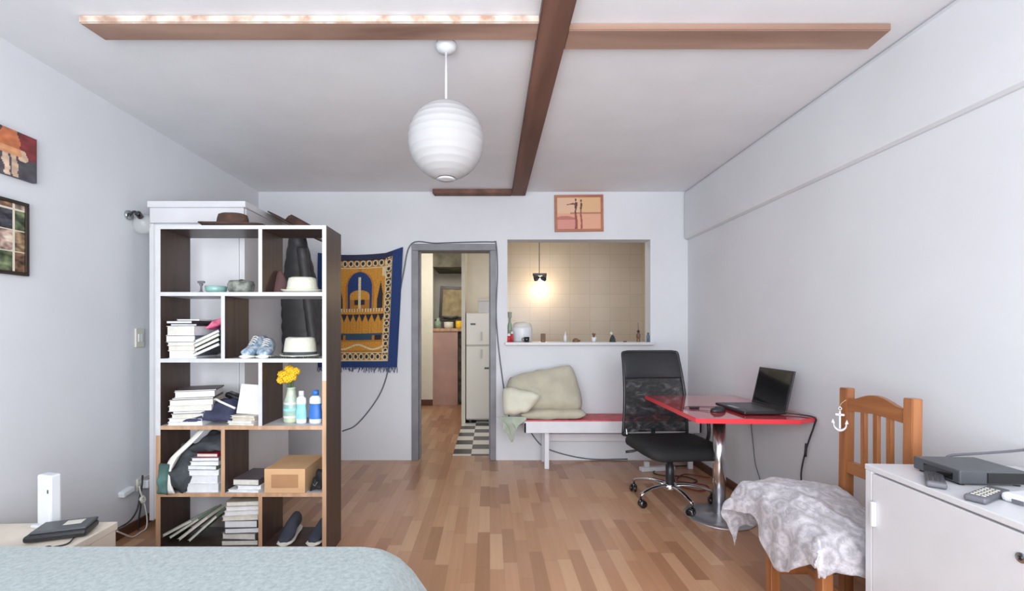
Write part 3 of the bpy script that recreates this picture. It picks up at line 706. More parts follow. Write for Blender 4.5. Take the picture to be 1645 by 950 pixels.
# fifth row
z5 = SH[5]; g = 'books and magazines in the bottom shelf row'
z = stack([(.2, .21, .03, DK, 'paper', .0, 2), (.19, .2, .035, GRY, 'paper', .0, -3), (.19, .2, .03, DK, 'paper_w', .01, 4), (.18, .2, .04, (60, 62, 70), 'paper_w', .005, 2), (.19, .2, .026, CR, 'paper', -.004, 5), (.19, .2, .026, CR, 'paper_w', .0, 9), (.18, .2, .024, CR, 'paper_w', .006, 7), (.175, .2, .026, (150, 138, 122), 'paper', .008, 5)], sx(382), yc, z5, 'bottom-row stack', g)
for i, (px, a, cc, lab) in enumerate(((280, 62, (150, 156, 150), 'grey magazine leaning lowest at the left of the bottom shelf row'), (290, 57, (110, 126, 112), 'green-grey magazine leaning second in the bottom shelf row'), (303, 52, (190, 186, 172), 'cream magazine leaning in the middle of the bottom shelf row'), (317, 48, (110, 128, 110), 'green magazine leaning against the book stack of the bottom row'))):
    book(.20, .2, .016, cc, 'paper', (sx(px)+.02, yc-.008, z5+.088), (0, -math.radians(90-a), .06*i-.1), lab, g)
shoe(.26, .095, .10, M['navy_shoe'], M['sole'], False, 'slip_on_shoe', 'dark slate slip-on shoe pointing outward in the bottom row', 'dark slip-on shoes', (sx(500), Y0+.0, z5), -.08)
shoe(.26, .095, .10, M['navy_shoe'], M['sole'], False, 'slip_on_shoe', 'dark slate slip-on shoe tilted against the bottom shelf divider', 'dark slip-on shoes', (sx(455), Y0+.0, z5), .12)

# jacket and hat hanging at the wardrobe's side
jx, jy = -1.40, 3.34
t = thing('puffer_jacket', 'charcoal quilted jacket hanging on the side of the white wardrobe', 'jacket', (jx, jy, 0))
def ring(cx, cy, z, rx, ry, k=20): return [(cx+rx*math.cos(2*PI*i/k), cy+ry*math.sin(2*PI*i/k), z) for i in range(k)]
secs = []
for i in range(70):
    f = i/69; z = 1.98-.93*f
    wv = .05+.08*min(1, (f/.5))**.9+.02*f
    puff = 1+.06*abs(math.sin(PI*f*10))
    secs.append(ring(-.035+.05*f, 0, z, wv*puff, (.05+.02*min(1, f*3))*puff))
obj('body', loft(NB(), secs), M['puffer'], t)
secs = []
for i in range(56):
    f = i/55; z = 1.86-.70*f; puff = 1+.08*abs(math.sin(PI*f*9))
    secs.append(ring(.03+.085*f, -.075, z, .036*puff, .034*puff))
obj('sleeve', loft(NB(), secs), M['puffer'], t)
obj('collar', tube(NB(), [(-.07, 0, 1.985), (-.03, -.04, 2.0), (.02, -.02, 1.985), (.0, .03, 2.0), (-.06, .03, 1.99)], .014, 8, 6), M['puffer'], t)
tag(obj('coat_hook', tube(NB(), [(-1.535, jy, 2.0), (-1.48, jy, 1.99), (-1.455, jy, 2.01), (-1.455, jy, 2.03)], .006, 8, 5), M['steel']), 'small metal hook on the wardrobe side holding the jacket', 'hook')
t = thing('leather_hat', 'dark brown leather hat with wide drooping brim resting on the wardrobe corner', 'hat', (-1.47, 3.18, 2.03), (0, .42, .15))
b = lathe(NB(), [(.09, .0), (.17, -.004), (.215, .004), (.214, .01), (.17, .004), (.096, .012), (.092, .045), (.078, .066), (.05, .062), (.001, .056)], 36, sy=1.15, cap=False)
obj('hat_body', b, M['leatherbrown'], t); obj('band', lathe(NB(), [(.097, .016), (.094, .034)], 36, sy=1.15, cap=False), M['felt'], t)
t.location = (-1.37, 3.2, 1.985); t.rotation_euler = (.1, .5, .15)

# ------------------------------------------------------------------ prayer rug on the back wall
GO = (192, 134, 50); GD = (168, 112, 42); NV = (30, 56, 108); DN = (28, 34, 62); CM = (206, 190, 150); BK = (40, 36, 44); TL = (44, 72, 92)
def rugcol(u, v):
    c = rugcol0(u, v); k = 1+.16*noise.noise(Vector((u*60, v*150, 1)))-.05
    return tuple(max(0, min(255, q*k)) for q in c)
def rugcol0(u, v):
    x = abs(u-.5)*2; y = v    # x 0 centre .. 1 edge ; v 0 bottom .. 1 top
    if x > .76 or v < .055 or v > .955: return NV if v < .93 or x > .76 else (44, 46, 74)
    bx = x > .60 or v < .135 or v > .875
    if bx:
        if x > .745 or .595 < x < .62 or .125 < v < .14 or .87 < v < .882 or v < .065: return CM
        if x > .6: ph = (v*17) % 1; q = (x-.68)/.07
        else: ph = (u*14) % 1; q = ((v-.095)/.033 if v < .5 else (v-.918)/.033)
        r = math.hypot((ph-.5)*2.1, q*1.0)
        return CM if .55 < r < .9 else (BK if r <= .55 else (GD if (math.floor(v*17) % 2) else BK))
    if v > .52:   # arched niche with a dome and spire
        aw = .30*math.sqrt(max(0, 1-max(0, (v-.70)/.145)**2)) if v < .845 else 0
        if x < .035 and v < .80: return CM
        if x < .24 and v < .635+.05*math.sqrt(max(0, 1-(x/.24)**2)): return GO if v > .60 else (BK if x < .13 and v > .555 else GD)
        if x < aw: return NV
        if x < aw+.045: return GD
        if .42 < x < .56 and v < .60+.16*(1-abs(x-.50)/.08): return BK
        if x > .53 and v > .8: return CM
        return GO
    if v > .49: return GD if int(u*60) % 2 else CM
    if v > .40:
        ph = (u*13) % 1; return BK if abs(ph-.5)*2 > 1-(v-.40)/.07 and v < .47 else GO
    if v > .30: return GO if (u*26) % 1 > .12 else GD
    if v > .285: return TL
    if v > .24: return TL if x < .34 else (GD if x < .4 else (BK if x < .57 else GD))
    if v > .225: return GD
    r = abs(math.sin(u*16)*.02+.18-v)
    return CM if r < .008 else (GO if v > .15 else GD)
RX0, RX1, RZ0, RZ1 = -1.655, -.835, .902, 2.005
t = thing('prayer_rug', 'blue and gold woven prayer rug with mosque dome pattern hung on the back wall', 'rug')
def rugp(u, v):
    x = RX0+(RX1-RX0)*u; 
    x -= .085*(1-v)*max(0, u-.2)*.9
    z = RZ0+(RZ1-RZ0)*v+(.055*max(0, (u-.80)/.2)*v if u > .8 else -.0)-.022*math.sin(min(1, u/.8)*PI)*v
    return (x, YB-.024-.007*math.sin(u*11+v*3)-.005*math.sin(v*9), z)
obj('rug_body', sheet(NB(), rugp, 190, 240, .005, colfn=rugcol), M['pattern'], t)
b = NB()
for i in range(64):
    u = i/63; p = Vector(rugp(u, 0)); l = random.uniform(.012, .055)
    tube(b, [p, p+Vector((random.uniform(-.008, .008), -.002, -l*.5)), p+Vector((random.uniform(-.014, .014), 0, -l))], .003, 5, 3)
obj('fringe', b, mat('navy_fringe', NV, .9), t)

# pictures
def picture(name, lab, wd, ht, colfn, fm, loc, rz, fw=.018, nx=90, ny=70, depth=.018):
    t = thing(name, lab, 'picture', loc, rz)
    b = B(-wd/2, wd/2, 0, depth*.6, 0, ht); 
    if fw:
        obj('backing', b, M['dark_frame'], t); b = NB()
        for x0, x1, z0, z1 in ((-wd/2, wd/2, 0, fw), (-wd/2, wd/2, ht-fw, ht), (-wd/2, -wd/2+fw, fw, ht-fw), (wd/2-fw, wd/2, fw, ht-fw)): box(b, x0, x1, -depth*.5, depth*.5, z0, z1, bev=.002)
        obj('frame', b, fm, t)
    else: obj('canvas', b, fm, t)
    obj('print', sheet(NB(), lambda u, v: (-wd/2+fw+(wd-2*fw)*u, -.003 if fw else -.0015, fw+(ht-2*fw)*v), nx, ny, .002, colfn=colfn), M['print'], t)
    return t
def africa(u, v):
    def fig(cx, top, hw):
        h = top-v
        if h < 0: return False
        if h < .07: return abs(u-cx) < .018
        if h < .11: return abs(u-cx) < .008
        w = hw*(.8 if h < .3 else (.45 if h < .45 else .7+.3*(h-.45)))
        return abs(u-cx-.01*math.sin(v*9)) < w*.8
    if fig(.43, .96, .045): return (84, 50, 44) if v > .5 else (140, 76, 66)
    if fig(.55, .93, .032): return (90, 54, 48) if v > .5 else (146, 82, 70)
    if abs(v-(.80-.25*abs(u-.36))) < .012+.12*max(0, u-.26)*(u < .42) and .22 < u < .44: return (104, 66, 58)
    if v < .38+.04*math.sin(u*9) and u < .42: return (205, 140, 128) if v < .3 else (178, 112, 104)
    if abs(v-.5) < .022 and u > .3: return (176, 122, 100)
    if v < .5: return (214, 160, 132)
    return (216, 178, 150) if u < .5 else (212, 172, 132)
picture('framed_picture', 'small wooden-framed print of two slender figures above the serving hatch', .47, .355, africa, wood('reddish_frame_wood', (160, 98, 80), (178, 122, 88), 0), (.862, YB-.011, 2.212), math.radians(-0), .024).rotation_euler = (0, -.012, 0)
def collage(u, v):
    gx, gy = (u*3+.35) % 1, (v*3.2+.1) % 1
    if gx < .06 or gy < .055: return (214, 206, 188)
    k = math.floor(u*3+.35)*3+math.floor(v*3.2+.1)
    n = noise.noise(Vector((u*9, v*9, k*3.1)))+.5*noise.noise(Vector((u*25, v*25, k)))
    base = [(128, 108, 84), (86, 96, 70), (150, 130, 120), (60, 60, 66), (120, 90, 70)][k % 5]
    return tuple(max(20, min(225, c*(1+.9*n))) for c in base)
picture('photo_collage', 'black-framed collage of small photographs hanging on the left wall', .50, .35, collage, M['dark_frame'], (XL+.011, 1.912, 1.518), PI/2, .016)
def canvascol(u, v):
    # orange clad person from the shoulders down against a dark background
    w1 = .018*noise.noise(Vector((u*9, v*7, 3))); x = u+w1; n = 1+.22*noise.noise(Vector((u*14, v*10, 6)))
    def k(c): return tuple(max(0, min(255, q*n)) for q in c)
    body = abs(x-.775) < .075+.035*(1-v)-.03*max(0, v-.75)*4
    if body and v > .46: return k((190, 112, 76) if v > .62 else (204, 146, 106))
    if abs(x-.745+.05*(v-.3)) < .026 and v <= .48: return k((204, 178, 156))
    if abs(x-.815+.03*(v-.3)) < .024 and v <= .48: return k((196, 168, 146))
    if math.hypot((x-.885)/.035, (v-.5)/.13) < 1: return k((206, 178, 154))
    if x > .85 and v > .40+.5*(x-.85): return k((122, 52, 54))
    if math.hypot((x-.60)/.06, (v-.62)/.28) < 1: return k((158, 84, 60))
    return k((80, 78, 84) if v < .52 else (66, 58, 58))
picture('canvas_print', 'unframed dark canvas with an orange-clad figure on the left wall, above the collage', .55, .215, canvascol, M['dark_frame'], (XL+.02, 1.918, 1.976), PI/2, 0, 110, 50, .03)

# wall sconce, switch, outlets
t = thing('wall_sconce', 'clear glass wall lamp with a small dark fitting on the left wall', 'lamp', (XL, 2.77, 1.97))
obj('backplate', cyl(NB(), (0, 0, .0), (.018, 0, .0), .03, bev=.004), M['steel'], t)
obj('arm', tube(NB(), [(.015, 0, 0), (.05, -.01, .02), (.075, -.01, .0)], .007), M['cord_black'], t)
obj('socket', cyl(NB(), (.075, -.02, .012), (.075, .012, -.012), .018, bev=.003), M['gloss_black'], t)
b = NB(); lathe(b, [(.02, .0), (.05, .02), (.085, .055), (.1, .10), (.098, .102), (.082, .058), (.048, .024), (.018, .004)], 28, cap=False)
s_ = obj('glass_shade', b, M['frost'], t); s_.location = (.06, .02, -.005); s_.rotation_euler = (-2.1, .35, 0); s_.scale = (.72, .72, .72)
t = thing('light_switch', 'ivory double light switch plate on the left wall', 'switch', (XL, 2.86, 1.21))
obj('plate', B(0, .01, -.035, .035, -.06, .06, bev=.003), M['ivory_pl'], t); obj('rocker', B(.009, .014, -.018, .0, -.025, .025, bev=.002), M['white_pl'], t); obj('rocker', B(.009, .014, .002, .02, -.025, .025, bev=.002), M['white_pl'], t)
t = thing('wall_outlet', 'ivory power outlet low on the left wall beside the shelf', 'outlet', (XL, 2.90, .275))
obj('plate', B(0, .012, -.065, .065, -.04, .04, bev=.003), M['ivory_pl'], t)
for yy in (-.03, .03): obj('socket', cyl(NB(), (.011, yy, 0), (.014, yy, 0), .017), M['groove'], t)
t = thing('plug_adapter', 'white plug adapter stuck out of the low wall outlet', 'plug', (XL+.013, 2.87, .275))
obj('body', B(.002, .05, -.018, .018, -.025, .025, bev=.006), M['white_pl'], t)
def LW(px, py, x=-2.165):
    y = -x*720/(787-px); return Vector((x, y, max(.006, EYE-(py-531)*y/720)))
obj('cable', tube(NB(), [LW(*p)-Vector(t.location) for p in ((224, 782), (226, 792), (231, 806), (236, 830), (235, 848), (226, 861), (213, 864), (200, 859), (188, 854))], .0045, 6, 8), M['cord_white'], t)
t = thing('wall_charger', 'flat white charger plugged into the left wall next to the outlet', 'charger', (XL, 2.74, .27))
obj('body', B(.0, .04, -.045, .045, -.018, .018, bev=.008, rot=(.15, 0, 0)), M['white_pl'], t)
tag(obj('power_cable', tube(NB(), [LW(*p, x=-2.19) for p in ((229, 764), (228, 780), (225, 798), (220, 820), (208, 838), (188, 850))], .005, 6, 8), M['cord_black']), 'black power cable sweeping from the low wall outlet towards the side table', 'cable')
tag(obj('power_cable', tube(NB(), [LW(*p, x=-2.20) for p in ((227, 798), (226, 815), (223, 835), (222, 852))], .0045, 6, 8), M['cord_black']), 'black power cable hanging straight down below the cable knot', 'cable')
b = NB(); tube(b, [LW(226, 802), LW(230, 798), LW(233, 804), LW(229, 808)], .009, 6, 4, closed=True)
tag(obj('cable_knot', b, M['cord_white']), 'white tied bundle in the cables below the outlet', 'cable')

# ------------------------------------------------------------------ low side table with routers
t = thing('side_table', 'low cream-topped side table in the left corner beside the bed', 'table', (-1.63, 1.965, 0), math.radians(2.5))
obj('tabletop', B(-.585, 0, -.33, 0, .385, .42, bev=.004), M['cream_top'], t)
obj('side_panel', B(-.02, -.002, -.32, -.01, 0, .386, bev=.002), M['cream_top'], t)
obj('side_panel', B(-.575, -.557, -.32, -.01, 0, .386, bev=.002), M['cream_top'], t)
obj('back_panel', B(-.557, -.02, -.03, -.012, 0.05, .386), M['cream_top'], t)
t = thing('white_router', 'upright white router with a vent slot standing on the side table', 'router', (-1.88, 1.915, .42), -.25)
obj('body', B(-.042, .036, -.022, .022, .012, .225, bev=.008), M['white_pl'], t)
obj('foot', B(-.06, .055, -.035, .035, 0, .014, bev=.005), M['white_pl'], t)
obj('indicator', B(.022, .028, -.024, -.021, .15, .165), M['grey_pl'], t)
t = thing('modem', 'flat black modem lying in front of the white router', 'modem', (-1.745, 1.83, .42), .35)
obj('body', B(-.1, .1, -.06, .06, .006, .032, bev=.01, seg=3), M['black_pl'], t)
obj('lid', B(-.085, .095, -.045, .065, .03, .042, bev=.008, seg=3), M['grey_pl'], t)
obj('label', B(.0, .06, .0, .045, .0415, .0428), M['ivory_pl'], t)
tag(obj('modem_cable', tube(NB(), [(-1.66, 1.79, .43), (-1.65, 1.75, .424), (-1.68, 1.72, .424), (-1.66, 1.70, .424), (-1.70, 1.73, .424), (-1.72, 1.70, .424)], .003, 6, 6), M['cord_black']), 'short black cable curling in front of the modem', 'cable')

# ------------------------------------------------------------------ bed
t = thing('bed', 'bed with a mottled grey-blue blanket in the foreground', 'bed')
BX0, BX1, BY0, BY1, BT = -2.15, -.30, -.6, 1.59, .50
def bedring(z, grow, rad, k=12):
    x0, x1, y0, y1 = BX0-grow*.1, BX1+grow, BY0-grow*.1, BY1+grow*.45; P = []
    for cx, cy, a0 in ((x1-rad, y1-rad, 0), (x0+rad, y1-rad, PI/2), (x0+rad, y0+rad, PI), (x1-rad, y0+rad, 1.5*PI)):
        for i in range(k+1):
            a = a0+PI/2*i/k; P.append((cx+rad*math.cos(a), cy+rad*math.sin(a), z+.006*noise.noise(Vector((cx+rad*math.cos(a), cy+rad*math.sin(a), z))*6)))
    return P
b = NB(); secs = [bedring(.05, .16, .2)]
for z, gr, ra in ((.12, .17, .2), (.25, .145, .18), (.36, .10, .16), (.43, .055, .14), (.47, .02, .13), (.49, -.012, .12), (.499, -.045, .11)): secs.append(bedring(z, gr, ra))
loft(b, secs, cap=False)
# top surface, gently uneven
top = b.verts; last = [v for v in list(b.verts)[-len(secs[0]):]]
f = b.faces.new(last); 
res = bmesh.ops.inset_region(b, faces=[f], thickness=.12, depth=.004)
obj('blanket', b, M['blanket'], t)
obj('base', B(BX0+.06, BX1-.06, BY0+.06, BY1-.08, 0, .2, bev=.01), M['charcoal_cloth'], t)

# ------------------------------------------------------------------ bench with cushions
t = thing('bench', 'white bench with a red top standing along the back wall', 'bench', (0, 0, 0))
bx0, bx1, by0, by1, bz = .305, 1.89, 4.0, 4.325, .455
obj('seat', B(bx0, bx1, by0+.012, by1, bz-.02, bz, bev=.004), M['red_vinyl'], t)
b = B(bx0, bx1, by0, by0+.02, bz-.115, bz-.012, bev=.003); box(b, bx0, bx0+.02, by0, by1, bz-.115, bz-.022, bev=.003); box(b, bx1-.02, bx1, by0, by1, bz-.115, bz-.022, bev=.003); box(b, bx0, bx1, by1-.02, by1, bz-.115, bz-.022)
obj('apron', b, M['white_paint_metal'], t)
for x in (bx0+.19, bx1-.09):
    for y in (by0+.06, by1-.045):
        obj('leg', B(x, x+.042, y, y+.03, 0, bz-.03, bev=.004), M['white_paint_metal'], t)
b = B(bx0+.21, bx1-.07, by1-.05, by1-.03, .20, .27, bev=.003); obj('stretcher', b, M['white_paint_metal'], t)
yb = 4.16
cg = 'linen cushions piled on the bench'
def pxp(px, py, y): return ((px-787)*y/720, y, EYE-(py-531)*y/720)
tag(obj('cushion', quadpad(NB(), pxp(812, 655, 4.07), pxp(940, 662, 4.05), pxp(919, 584, 4.22), pxp(815, 606, 4.2), .19, wr=.02, ws=7, seed=1, pinch=-.02, rnd=.09, pw=4), M['beige']), 'large beige linen cushion leaning on the wall, topmost of the bench pile', 'cushion', cg)
tag(obj('cushion', quadpad(NB(), (.27, 3.985, .495), (.868, 3.985, .50), (.865, 4.25, .505), (.28, 4.25, .505), .085, wr=.008, ws=8, seed=4, pinch=-.02, rnd=.06, pw=4), M['beige']), 'flat beige cushion lying under the large one on the bench', 'cushion', cg)
tag(obj('cushion', quadpad(NB(), pxp(808, 668, 3.97), pxp(846, 664, 3.90), pxp(872, 634, 3.93), pxp(806, 620, 4.02), .12, wr=.016, ws=9, seed=6, pinch=-.02, rnd=.1, pw=4), M['pale']), 'small pale cushion tucked at the left front of the pile', 'cushion', cg)
b = NB()
def grc(u, v):
    p = Vector(pxp(844-46*u*(1-.3*v), 664, 4.02)); drop = v*(.09+.16*math.exp(-((u-.62)/.16)**2)+.03*math.sin(u*9))
    return (p.x-.05*v*(1-u)+.02*math.sin(v*5+u*6), 3.985-.02*math.sin(u*8)*v, .49-drop)
sheet(b, grc, 22, 14, .004); 
tag(obj('green_cloth', b, M['sage']), 'sage green cloth hanging down from under the bench cushions', 'cloth')

# ------------------------------------------------------------------ red table
t = thing('table', 'rectangular red-topped table on a chrome pedestal by the right wall', 'table', (1.545, 3.02, 0))
b = NB(); prism(b, [(-.335, .48), (-.355, -.43), (-.34, -.445), (.22, -.475), (.365, -.40), (.365, .48)], .722, .75, 'XY', bev=.003)
ob = obj('tabletop', b, [M['red_top'], M['red_edge']], t)
for p in ob.data.polygons:
    if abs(p.normal.z) < .5: p.material_index = 1
obj('pedestal', lathe(NB(), [(.001, .012), (.04, .012), (.04, .70), (.001, .70)], 32), M['chrome'], t)
obj('base_plate', lathe(NB(), [(.001, 0), (.212, 0), (.218, .004), (.215, .010), (.12, .015), (.05, .018), (.042, .03), (.001, .03)], 56), M['plate_steel'], t)
obj('mounting_plate', B(-.16, .16, -.16, .16, .70, .722, bev=.004), M['black_pl'], t)

# laptop
t = thing('laptop', 'open black laptop facing the office chair on the red table', 'laptop', (1.77, 2.85, .7505), 0)
obj('base', B(-.25, .0, -.175, .175, .004, .022, bev=.005), M['black_pl'], t)
obj('keyboard', B(-.20, -.05, -.155, .155, .0215, .0232), M['grey_pl'], t)
obj('touchpad', B(-.24, -.205, -.05, .05, .0215, .0232), M['steel'], t)
sc = obj('screen', B(-.005, .005, -.175, .175, 0, .245, bev=.003), M['black_pl'], t); sc.location = (.0, 0, .022); sc.rotation_euler = (0, .22, 0)
obj('display', B(-.0065, -.0048, -.16, .16, .02, .232), M['gloss_black'], sc)
b = NB(); bmesh.ops.create_uvsphere(b, u_segments=20, v_segments=12, radius=1)
for v in b.verts: v.co = Vector((v.co.x*.055, v.co.y*.032, max(-.0, v.co.z)*.034))
for f in b.faces: f.smooth = True
t = thing('computer_mouse', 'black computer mouse beside the laptop on the red table', 'mouse', (1.425, 2.80, .7505), .3)
obj('body', b, M['black_pl'], t); obj('scroll_wheel', cyl(NB(), (-.025, -.004, .026), (-.025, .004, .026), .008), M['grey_pl'], t)
tag(obj('mouse_cable', tube(NB(), [(1.37, 2.80, .756), (1.33, 2.84, .754), (1.27, 2.86, .754), (1.26, 2.92, .754), (1.33, 2.97, .754), (1.5, 2.95, .754)], .002, 6, 8), M['cord_black']), 'thin mouse cable curling over the red tabletop', 'cable')
tag(obj('key_fob', B(1.30, 1.36, 2.905, 2.93, .7505, .762, bev=.004), M['black_pl']), 'small black usb stick lying on the red tabletop', 'usb stick')
t = thing('laptop_charger_cable', 'black charger cable falling from the table edge beside the right wall', 'cable')
obj('cable', tube(NB(), [(1.78, 2.70, .76), (1.84, 2.66, .757), (1.885, 2.6, .75), (1.895, 2.62, .70), (1.892, 2.68, .55), (1.89, 2.72, .40), (1.893, 2.72, .30)], .0045, 6, 8), M['cord_black'], t)
obj('strain_relief', tube(NB(), [(1.892, 2.68, .58), (1.893, 2.69, .50)], .007, 6, 1), M['cord_black'], t)
t = thing('socket_outlet', 'white power socket behind the chair cloth on the right wall', 'outlet', (XR, 2.72, .29))
obj('plate', B(-.012, 0, -.06, .06, -.04, .04, bev=.003), M['ivory_pl'], t); obj('plug', B(-.04, -.01, -.015, .015, -.02, .02, bev=.005), M['black_pl'], t)
tag(obj('thin_cable', tube(NB(), [(1.90, 3.25, .735), (1.905, 3.27, .6), (1.907, 3.25, .45), (1.907, 3.22, .3), (1.90, 3.15, .2), (1.885, 3.1, .1), (1.88, 3.0, .02)], .003, 6, 8), M['cord_grey']), 'thin grey cable hanging down the right wall under the table', 'cable')

# ------------------------------------------------------------------ office chair
t = thing('office_chair', 'black mesh-backed swivel chair with chrome star base at the red table', 'chair', (1.325, 3.30, 0), math.radians(5))
def rrect(w, d, r, k=8):
    P = []
    for cx, cy, a0 in ((w/2-r, d/2-r, 0), (-w/2+r, d/2-r, PI/2), (-w/2+r, -d/2+r, PI), (w/2-r, -d/2+r, 1.5*PI)):
        for i in range(k+1): P.append((cx+r*math.cos(a0+PI/2*i/k), cy+r*math.sin(a0+PI/2*i/k)))
    return P
b = NB(); secs = []
for z, g_, r in ((.378, -.05, .10), (.384, -.015, .11), (.398, 0, .12), (.42, .0, .12), (.442, -.02, .11), (.452, -.06, .09), (.456, -.16, .06)):
    secs.append([(x, y-.02, z+.012*(1-(y/.25)**2)-(.02 if y < -.18 else 0)*(abs(y)-.18)/.07) for x, y in rrect(.57+g_, .50+g_, r)])
loft(b, secs); obj('seat', b, [M['fabric_blk']], t)
def backp(u, v, off=0):   # u -1..1 across, v 0..1 up
    w = .262-.034*v
    z = .455+.63*v
    y = .235+.10*v-.06*math.sin(v*PI)*.6+.035*(u*u-1)*-1*.6
    return Vector((u*w, y+off, z))
def cornered(u, v):   # rounds the two upper corners
    if v > .9:
        k = (v-.9)/.1; lim = 1-.10*(1-math.sqrt(max(0, 1-k*k)))*1.0*2.2
        return max(-lim, min(lim, u))
    return u
obj('mesh_back', sheet(NB(), lambda u, v: backp(2*u-1, v*.78, .0), 24, 30, .003), M['mesh'], t)
b = NB(); A = {}
nu, nv = 26, 16
secs = []
for j in range(nv+1):
    v = .70+.30*j/nv-.035*(1-j/nv); lim = 1.02
    if v > .93: k = (v-.93)/.07; lim = 1.02-.16*(1-math.sqrt(max(0, 1-k*k)))
    th = .022*math.sin(PI*min(1, (j+.7)/(nv+1.2)))**.5
    row = []
    for i in range(nu+1): u = -lim+2*lim*i/nu; row.append(backp(u, v, -th*(1-.6*abs(i/nu*2-1)**6)))
    for i in range(nu, -1, -1): u = -lim+2*lim*i/nu; row.append(backp(u, v, th*.6*(1-.6*abs(i/nu*2-1)**6)))
    secs.append(row)
loft(b, secs); obj('headrest_pad', b, M['leather'], t)
fr = [backp(-1, v/10*.98) for v in range(11)]+[backp(-.9, .995)]+[backp(u/5, 1.0) for u in range(-4, 5)]+[backp(.9, .995)]+[backp(1, v/10*.98) for v in range(10, -1, -1)]
b = tube(NB(), fr, .012, 8, 3); tube(b, [backp(-1, 0), backp(-.9, -.03), backp(0, -.04), backp(.9, -.03), backp(1, 0)], .012, 8, 4)
obj('back_frame', b, M['black_pl'], t)
b = tube(NB(), [(0, .12, .385), (0, .24, .39), (0, .275, .44), (0, .262, .50)], .018, 8, 5); box(b, -.09, .09, -.10, .12, .355, .395, bev=.01); obj('tilt_mechanism', b, M['black_pl'], t)
obj('lever', tube(NB(), [(-.08, .0, .372), (-.2, .05, .365), (-.30, .09, .345)], lambda q: .005 if q < .75 else .010, 8, 4), M['black_pl'], t)
obj('bracket', tube(NB(), [(-.21, .2, .40), (-.225, .235, .42), (-.235, .25, .5)], .011, 8, 4), M['steel'], t)
obj('armrest', tube(NB(), [(.20, .02, .40), (.275, .0, .42), (.29, -.02, .52), (.285, .02, .64), (.275, .14, .655), (.255, .24, .63)], .013, 8, 6), M['black_pl'], t)
obj('gas_lift', lathe(NB(), [(.001, .10), (.03, .10), (.03, .27), (.022, .275), (.02, .36), (.001, .36)], 24), M['black_pl'], t)
bs = obj('star_base', lathe(NB(), [(.001, .085), (.045, .085), (.052, .10), (.048, .135), (.034, .14), (.001, .14)], 24), M['chrome'], t)
for k in range(5):
    a = math.radians(62+72*k)-math.radians(5); ca, sa = math.cos(a), math.sin(a)
    b = NB(); secs = []
    for f in [i/8 for i in range(9)]:
        r = .035+.255*f; z = .118+.012*math.sin(f*PI)-.028*f*f; wd = .021-.007*f; hh = .013-.004*f
        secs.append([(r*ca-sa*wd*math.cos(q), r*sa+ca*wd*math.cos(q), z+hh*math.sin(q)) for q in [2*PI*i/12 for i in range(12)]])
    loft(b, secs); obj('base_arm', b, M['chrome'], bs)
    cx, cy = .285*ca, .285*sa; b = NB()
    cyl(b, (cx, cy, .05), (cx, cy, .1), .007)
    q = a+.8+k
    for s in (-1, 1):
        o1 = Vector((cx+.012*math.cos(q), cy+.012*math.sin(q), .0285)); ax = Vector((-math.sin(q), math.cos(q), 0))
        cyl(b, o1+ax*s*.006, o1+ax*s*.025, .028, 20, bev=.006)
    box(b, cx-.014, cx+.014, cy-.014, cy+.014, .035, .06, bev=.006)
    obj('caster', b, M['gloss_black'], t)

# floor clutter behind the chair
t = thing('power_strip', 'white power strip on the floor behind the office chair', 'power strip', (1.50, 4.02, 0), .15)
obj('body', B(-.16, .16, -.03, .03, 0, .038, bev=.008), M['white_pl'], t)
for k in range(3): obj('socket', cyl(NB(), (-.1+.09*k, 0, .0375), (-.1+.09*k, 0, .0395), .018), M['ivory_pl'], t)
obj('plug', B(-.12, -.08, -.02, .02, .0395, .085, bev=.006), M['white_pl'], t)
tag(obj('black_floor_cable', tube(NB(), [(1.38, 3.80, .006), (1.46, 3.72, .006), (1.60, 3.66, .006), (1.72, 3.72, .006), (1.66, 3.84, .006), (1.50, 3.86, .006), (1.44, 3.95, .006), (1.6, 4.1, .006), (1.85, 4.15, .006)], .005, 6, 8), M['cord_black']), 'black cable coiled on the floor by the power strip', 'cable')
tag(obj('red_floor_cable', tube(NB(), [(1.40, 3.77, .006), (1.52, 3.60, .006), (1.62, 3.50, .006), (1.72, 3.53, .006), (1.74, 3.62, .006), (1.64, 3.68, .006), (1.56, 3.74, .006), (1.7, 3.9, .006), (1.87, 3.8, .006)], .005, 6, 8), M['cord_red']), 'red-brown cable coiled on the floor behind the chair base', 'cable')

# cables on the back wall
yw = YB-.008
def W(px, py, y=yw): return ((px-787)*y/720, y, EYE-(py-531)*y/720)
tag(obj('wall_cable', tube(NB(), [W(795, 740), W(795, 700)][:0]+[W(550, 693), W(572, 683), W(600, 650), W(618, 615), W(630, 560), W(638, 500), W(648, 440, yw-.004), W(661, 392), W(700, 391), W(745, 389.5), W(790, 389), W(797, 393), W(799, 440), W(797, 500), W(800, 550), W(806, 600), W(812, 640), W(822, 680), W(845, 682), W(856, 700), W(873, 718), W(905, 730), W(950, 738), W(1008, 738)], .0065, 6, 6), M['cord_grey']), 'long dark cable running around the doorway and down under the bench', 'cable')

